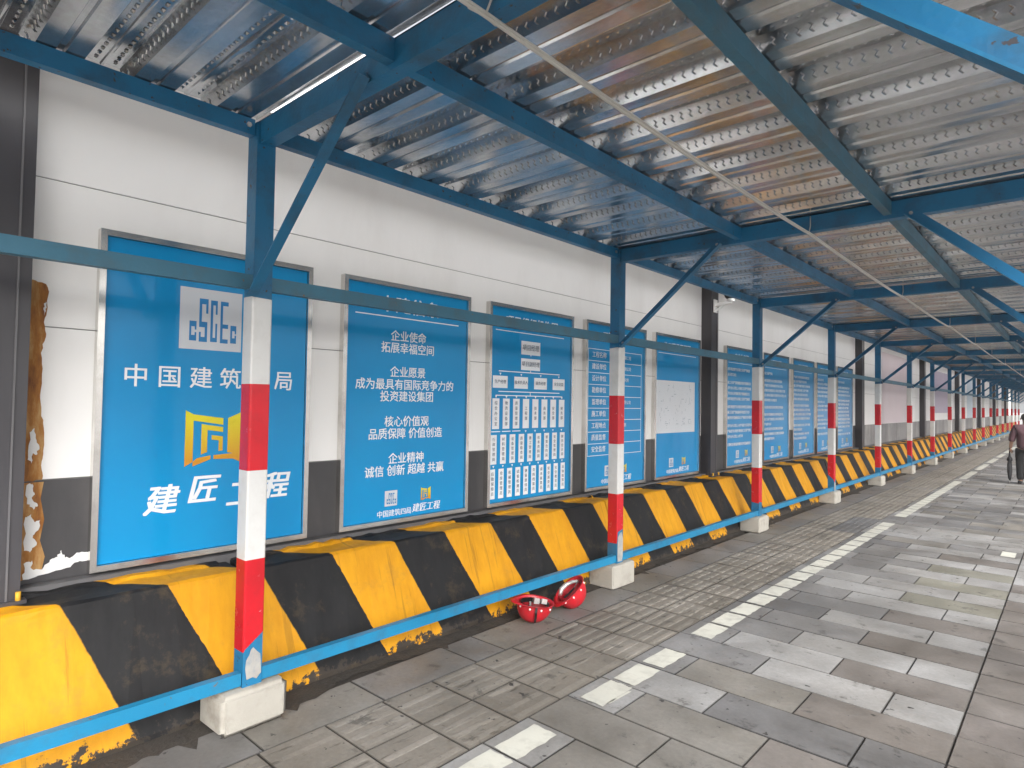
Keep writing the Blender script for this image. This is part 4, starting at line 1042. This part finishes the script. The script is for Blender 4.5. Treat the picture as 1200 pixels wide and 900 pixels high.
# one continuous body (head, arms, legs); clothes over it
V = [(0, 0, .80), (0, .0, 1.0), (0, .0, 1.18), (0, .015, 1.27), (0, .03, 1.33), (0, .045, 1.42), (0, .04, 1.475),
     (-.16, 0, 1.22), (-.235, -.01, 1.00), (-.262, .03, .82), (-.264, .045, .755),
     (.16, 0, 1.22), (.235, .0, 1.00), (.26, .05, .82), (.26, .07, .755),
     (-.085, 0, .74), (-.095, .03, .42), (-.10, -.01, .07), (-.105, .10, .035),
     (.085, 0, .74), (.095, -.02, .42), (.10, -.10, .09), (.105, .02, .035)]
Eg = [(0, 1), (1, 2), (2, 3), (3, 4), (4, 5), (5, 6), (2, 7), (7, 8), (8, 9), (9, 10), (2, 11), (11, 12), (12, 13), (13, 14), (0, 15), (15, 16), (16, 17), (17, 18), (0, 19), (19, 20), (20, 21), (21, 22)]
Rd = [(.13, .10), (.13, .10), (.14, .10), .065, .055, (.078, .09), (.06, .075), .065, .045, .032, .036, .065, .045, .032, .036, .085, .06, .04, (.04, .03), .085, .06, .04, (.04, .03)]
skin_body('body', V, Eg, Rd, M['skin'], man)
# shirt
V = [(0, 0, .70), (0, 0, .90), (0, -.005, 1.06), (0, .0, 1.19), (0, .015, 1.265), (-.165, -.005, 1.215), (-.225, -.01, 1.05), (-.252, .005, .90), (.165, -.005, 1.215), (.225, 0, 1.05), (.248, .02, .90)]
Eg = [(0, 1), (1, 2), (2, 3), (3, 4), (3, 5), (5, 6), (6, 7), (3, 8), (8, 9), (9, 10)]
Rd = [(.185, .135), (.18, .135), (.185, .14), (.175, .125), (.075, .07), .088, .072, .064, .088, .072, .064]
skin_body('shirt', V, Eg, Rd, M['shirt'], man)
V = [(0, 0, .86), (-.095, 0, .72), (-.10, .03, .42), (-.10, .0, .07), (.095, 0, .72), (.10, -.02, .42), (.10, -.09, .09)]
Eg = [(0, 1), (1, 2), (2, 3), (0, 4), (4, 5), (5, 6)]
Rd = [(.165, .125), (.105, .11), .085, .072, (.105, .11), .085, .072]
skin_body('trousers', V, Eg, Rd, M['trousers'], man)
mb = MB(); mb.ball((0, .032, 1.448), .088, (.98, 1.05, .98)); mb.build('hair', M['hair'], man)
for s_ in (-1, 1):
    mb = MB(); mb.ball((s_ * .088, .055, 1.41), .022, (.5, .9, 1.3)); mb.build('ear', M['skin'], man)
for s_, yy in ((-1, .05), (1, -.03)):
    mb = MB(); mb.ball((s_ * .105, yy, .04), .05, (.95, 2.3, .8)); mb.build('shoe', M['black_plastic'], man)
for s_, hx, hy in ((-1, -.264, .045), (1, .26, .07)):
    mb = MB(); mb.ball((hx, hy, .715), .036, (.7, 1.1, 1.25))
    for k in range(4): mb.tube([(hx - .0 * s_, hy - .028 + k * .019, .70), (hx - .012 * s_, hy - .026 + k * .018, .668), (hx - .030 * s_, hy - .024 + k * .017, .655 + .004 * k)], [.010, .009, .008], 6)
    mb.tube([(hx - .01 * s_, hy + .03, .73), (hx - .03 * s_, hy + .05, .70), (hx - .036 * s_, hy + .035, .672)], [.012, .010, .009], 6)
    mb.build('hand', M['skin'], man)
um = empty('folded_umbrella', (-1.085, 17.525, 0.0)); tag(um, 'black folded umbrella hanging point down from the hand of the walking person', 'umbrella')
mb = MB(); mb.tube([(0, 0, .66), (0, 0, .58), (0, 0, .55), (0, 0, .50), (0, 0, .47), (0, 0, .40), (0, 0, .25), (0, 0, .10), (0, 0, .055)], [.012, .02, .045, .055, .035, .045, .048, .030, .010], 10); mb.build('canopy', M['umbrella'], um)
mb = MB(); mb.tube([(0, 0, .055), (0, 0, .0)], .006, 6); mb.build('tip', M['bolt'], um)
mb = MB(); mb.tube([(0, 0, .66), (0, 0, .74), (0, .015, .765), (0, .035, .77), (0, .05, .75)], .011, 8); mb.build('handle', M['black_plastic'], um)
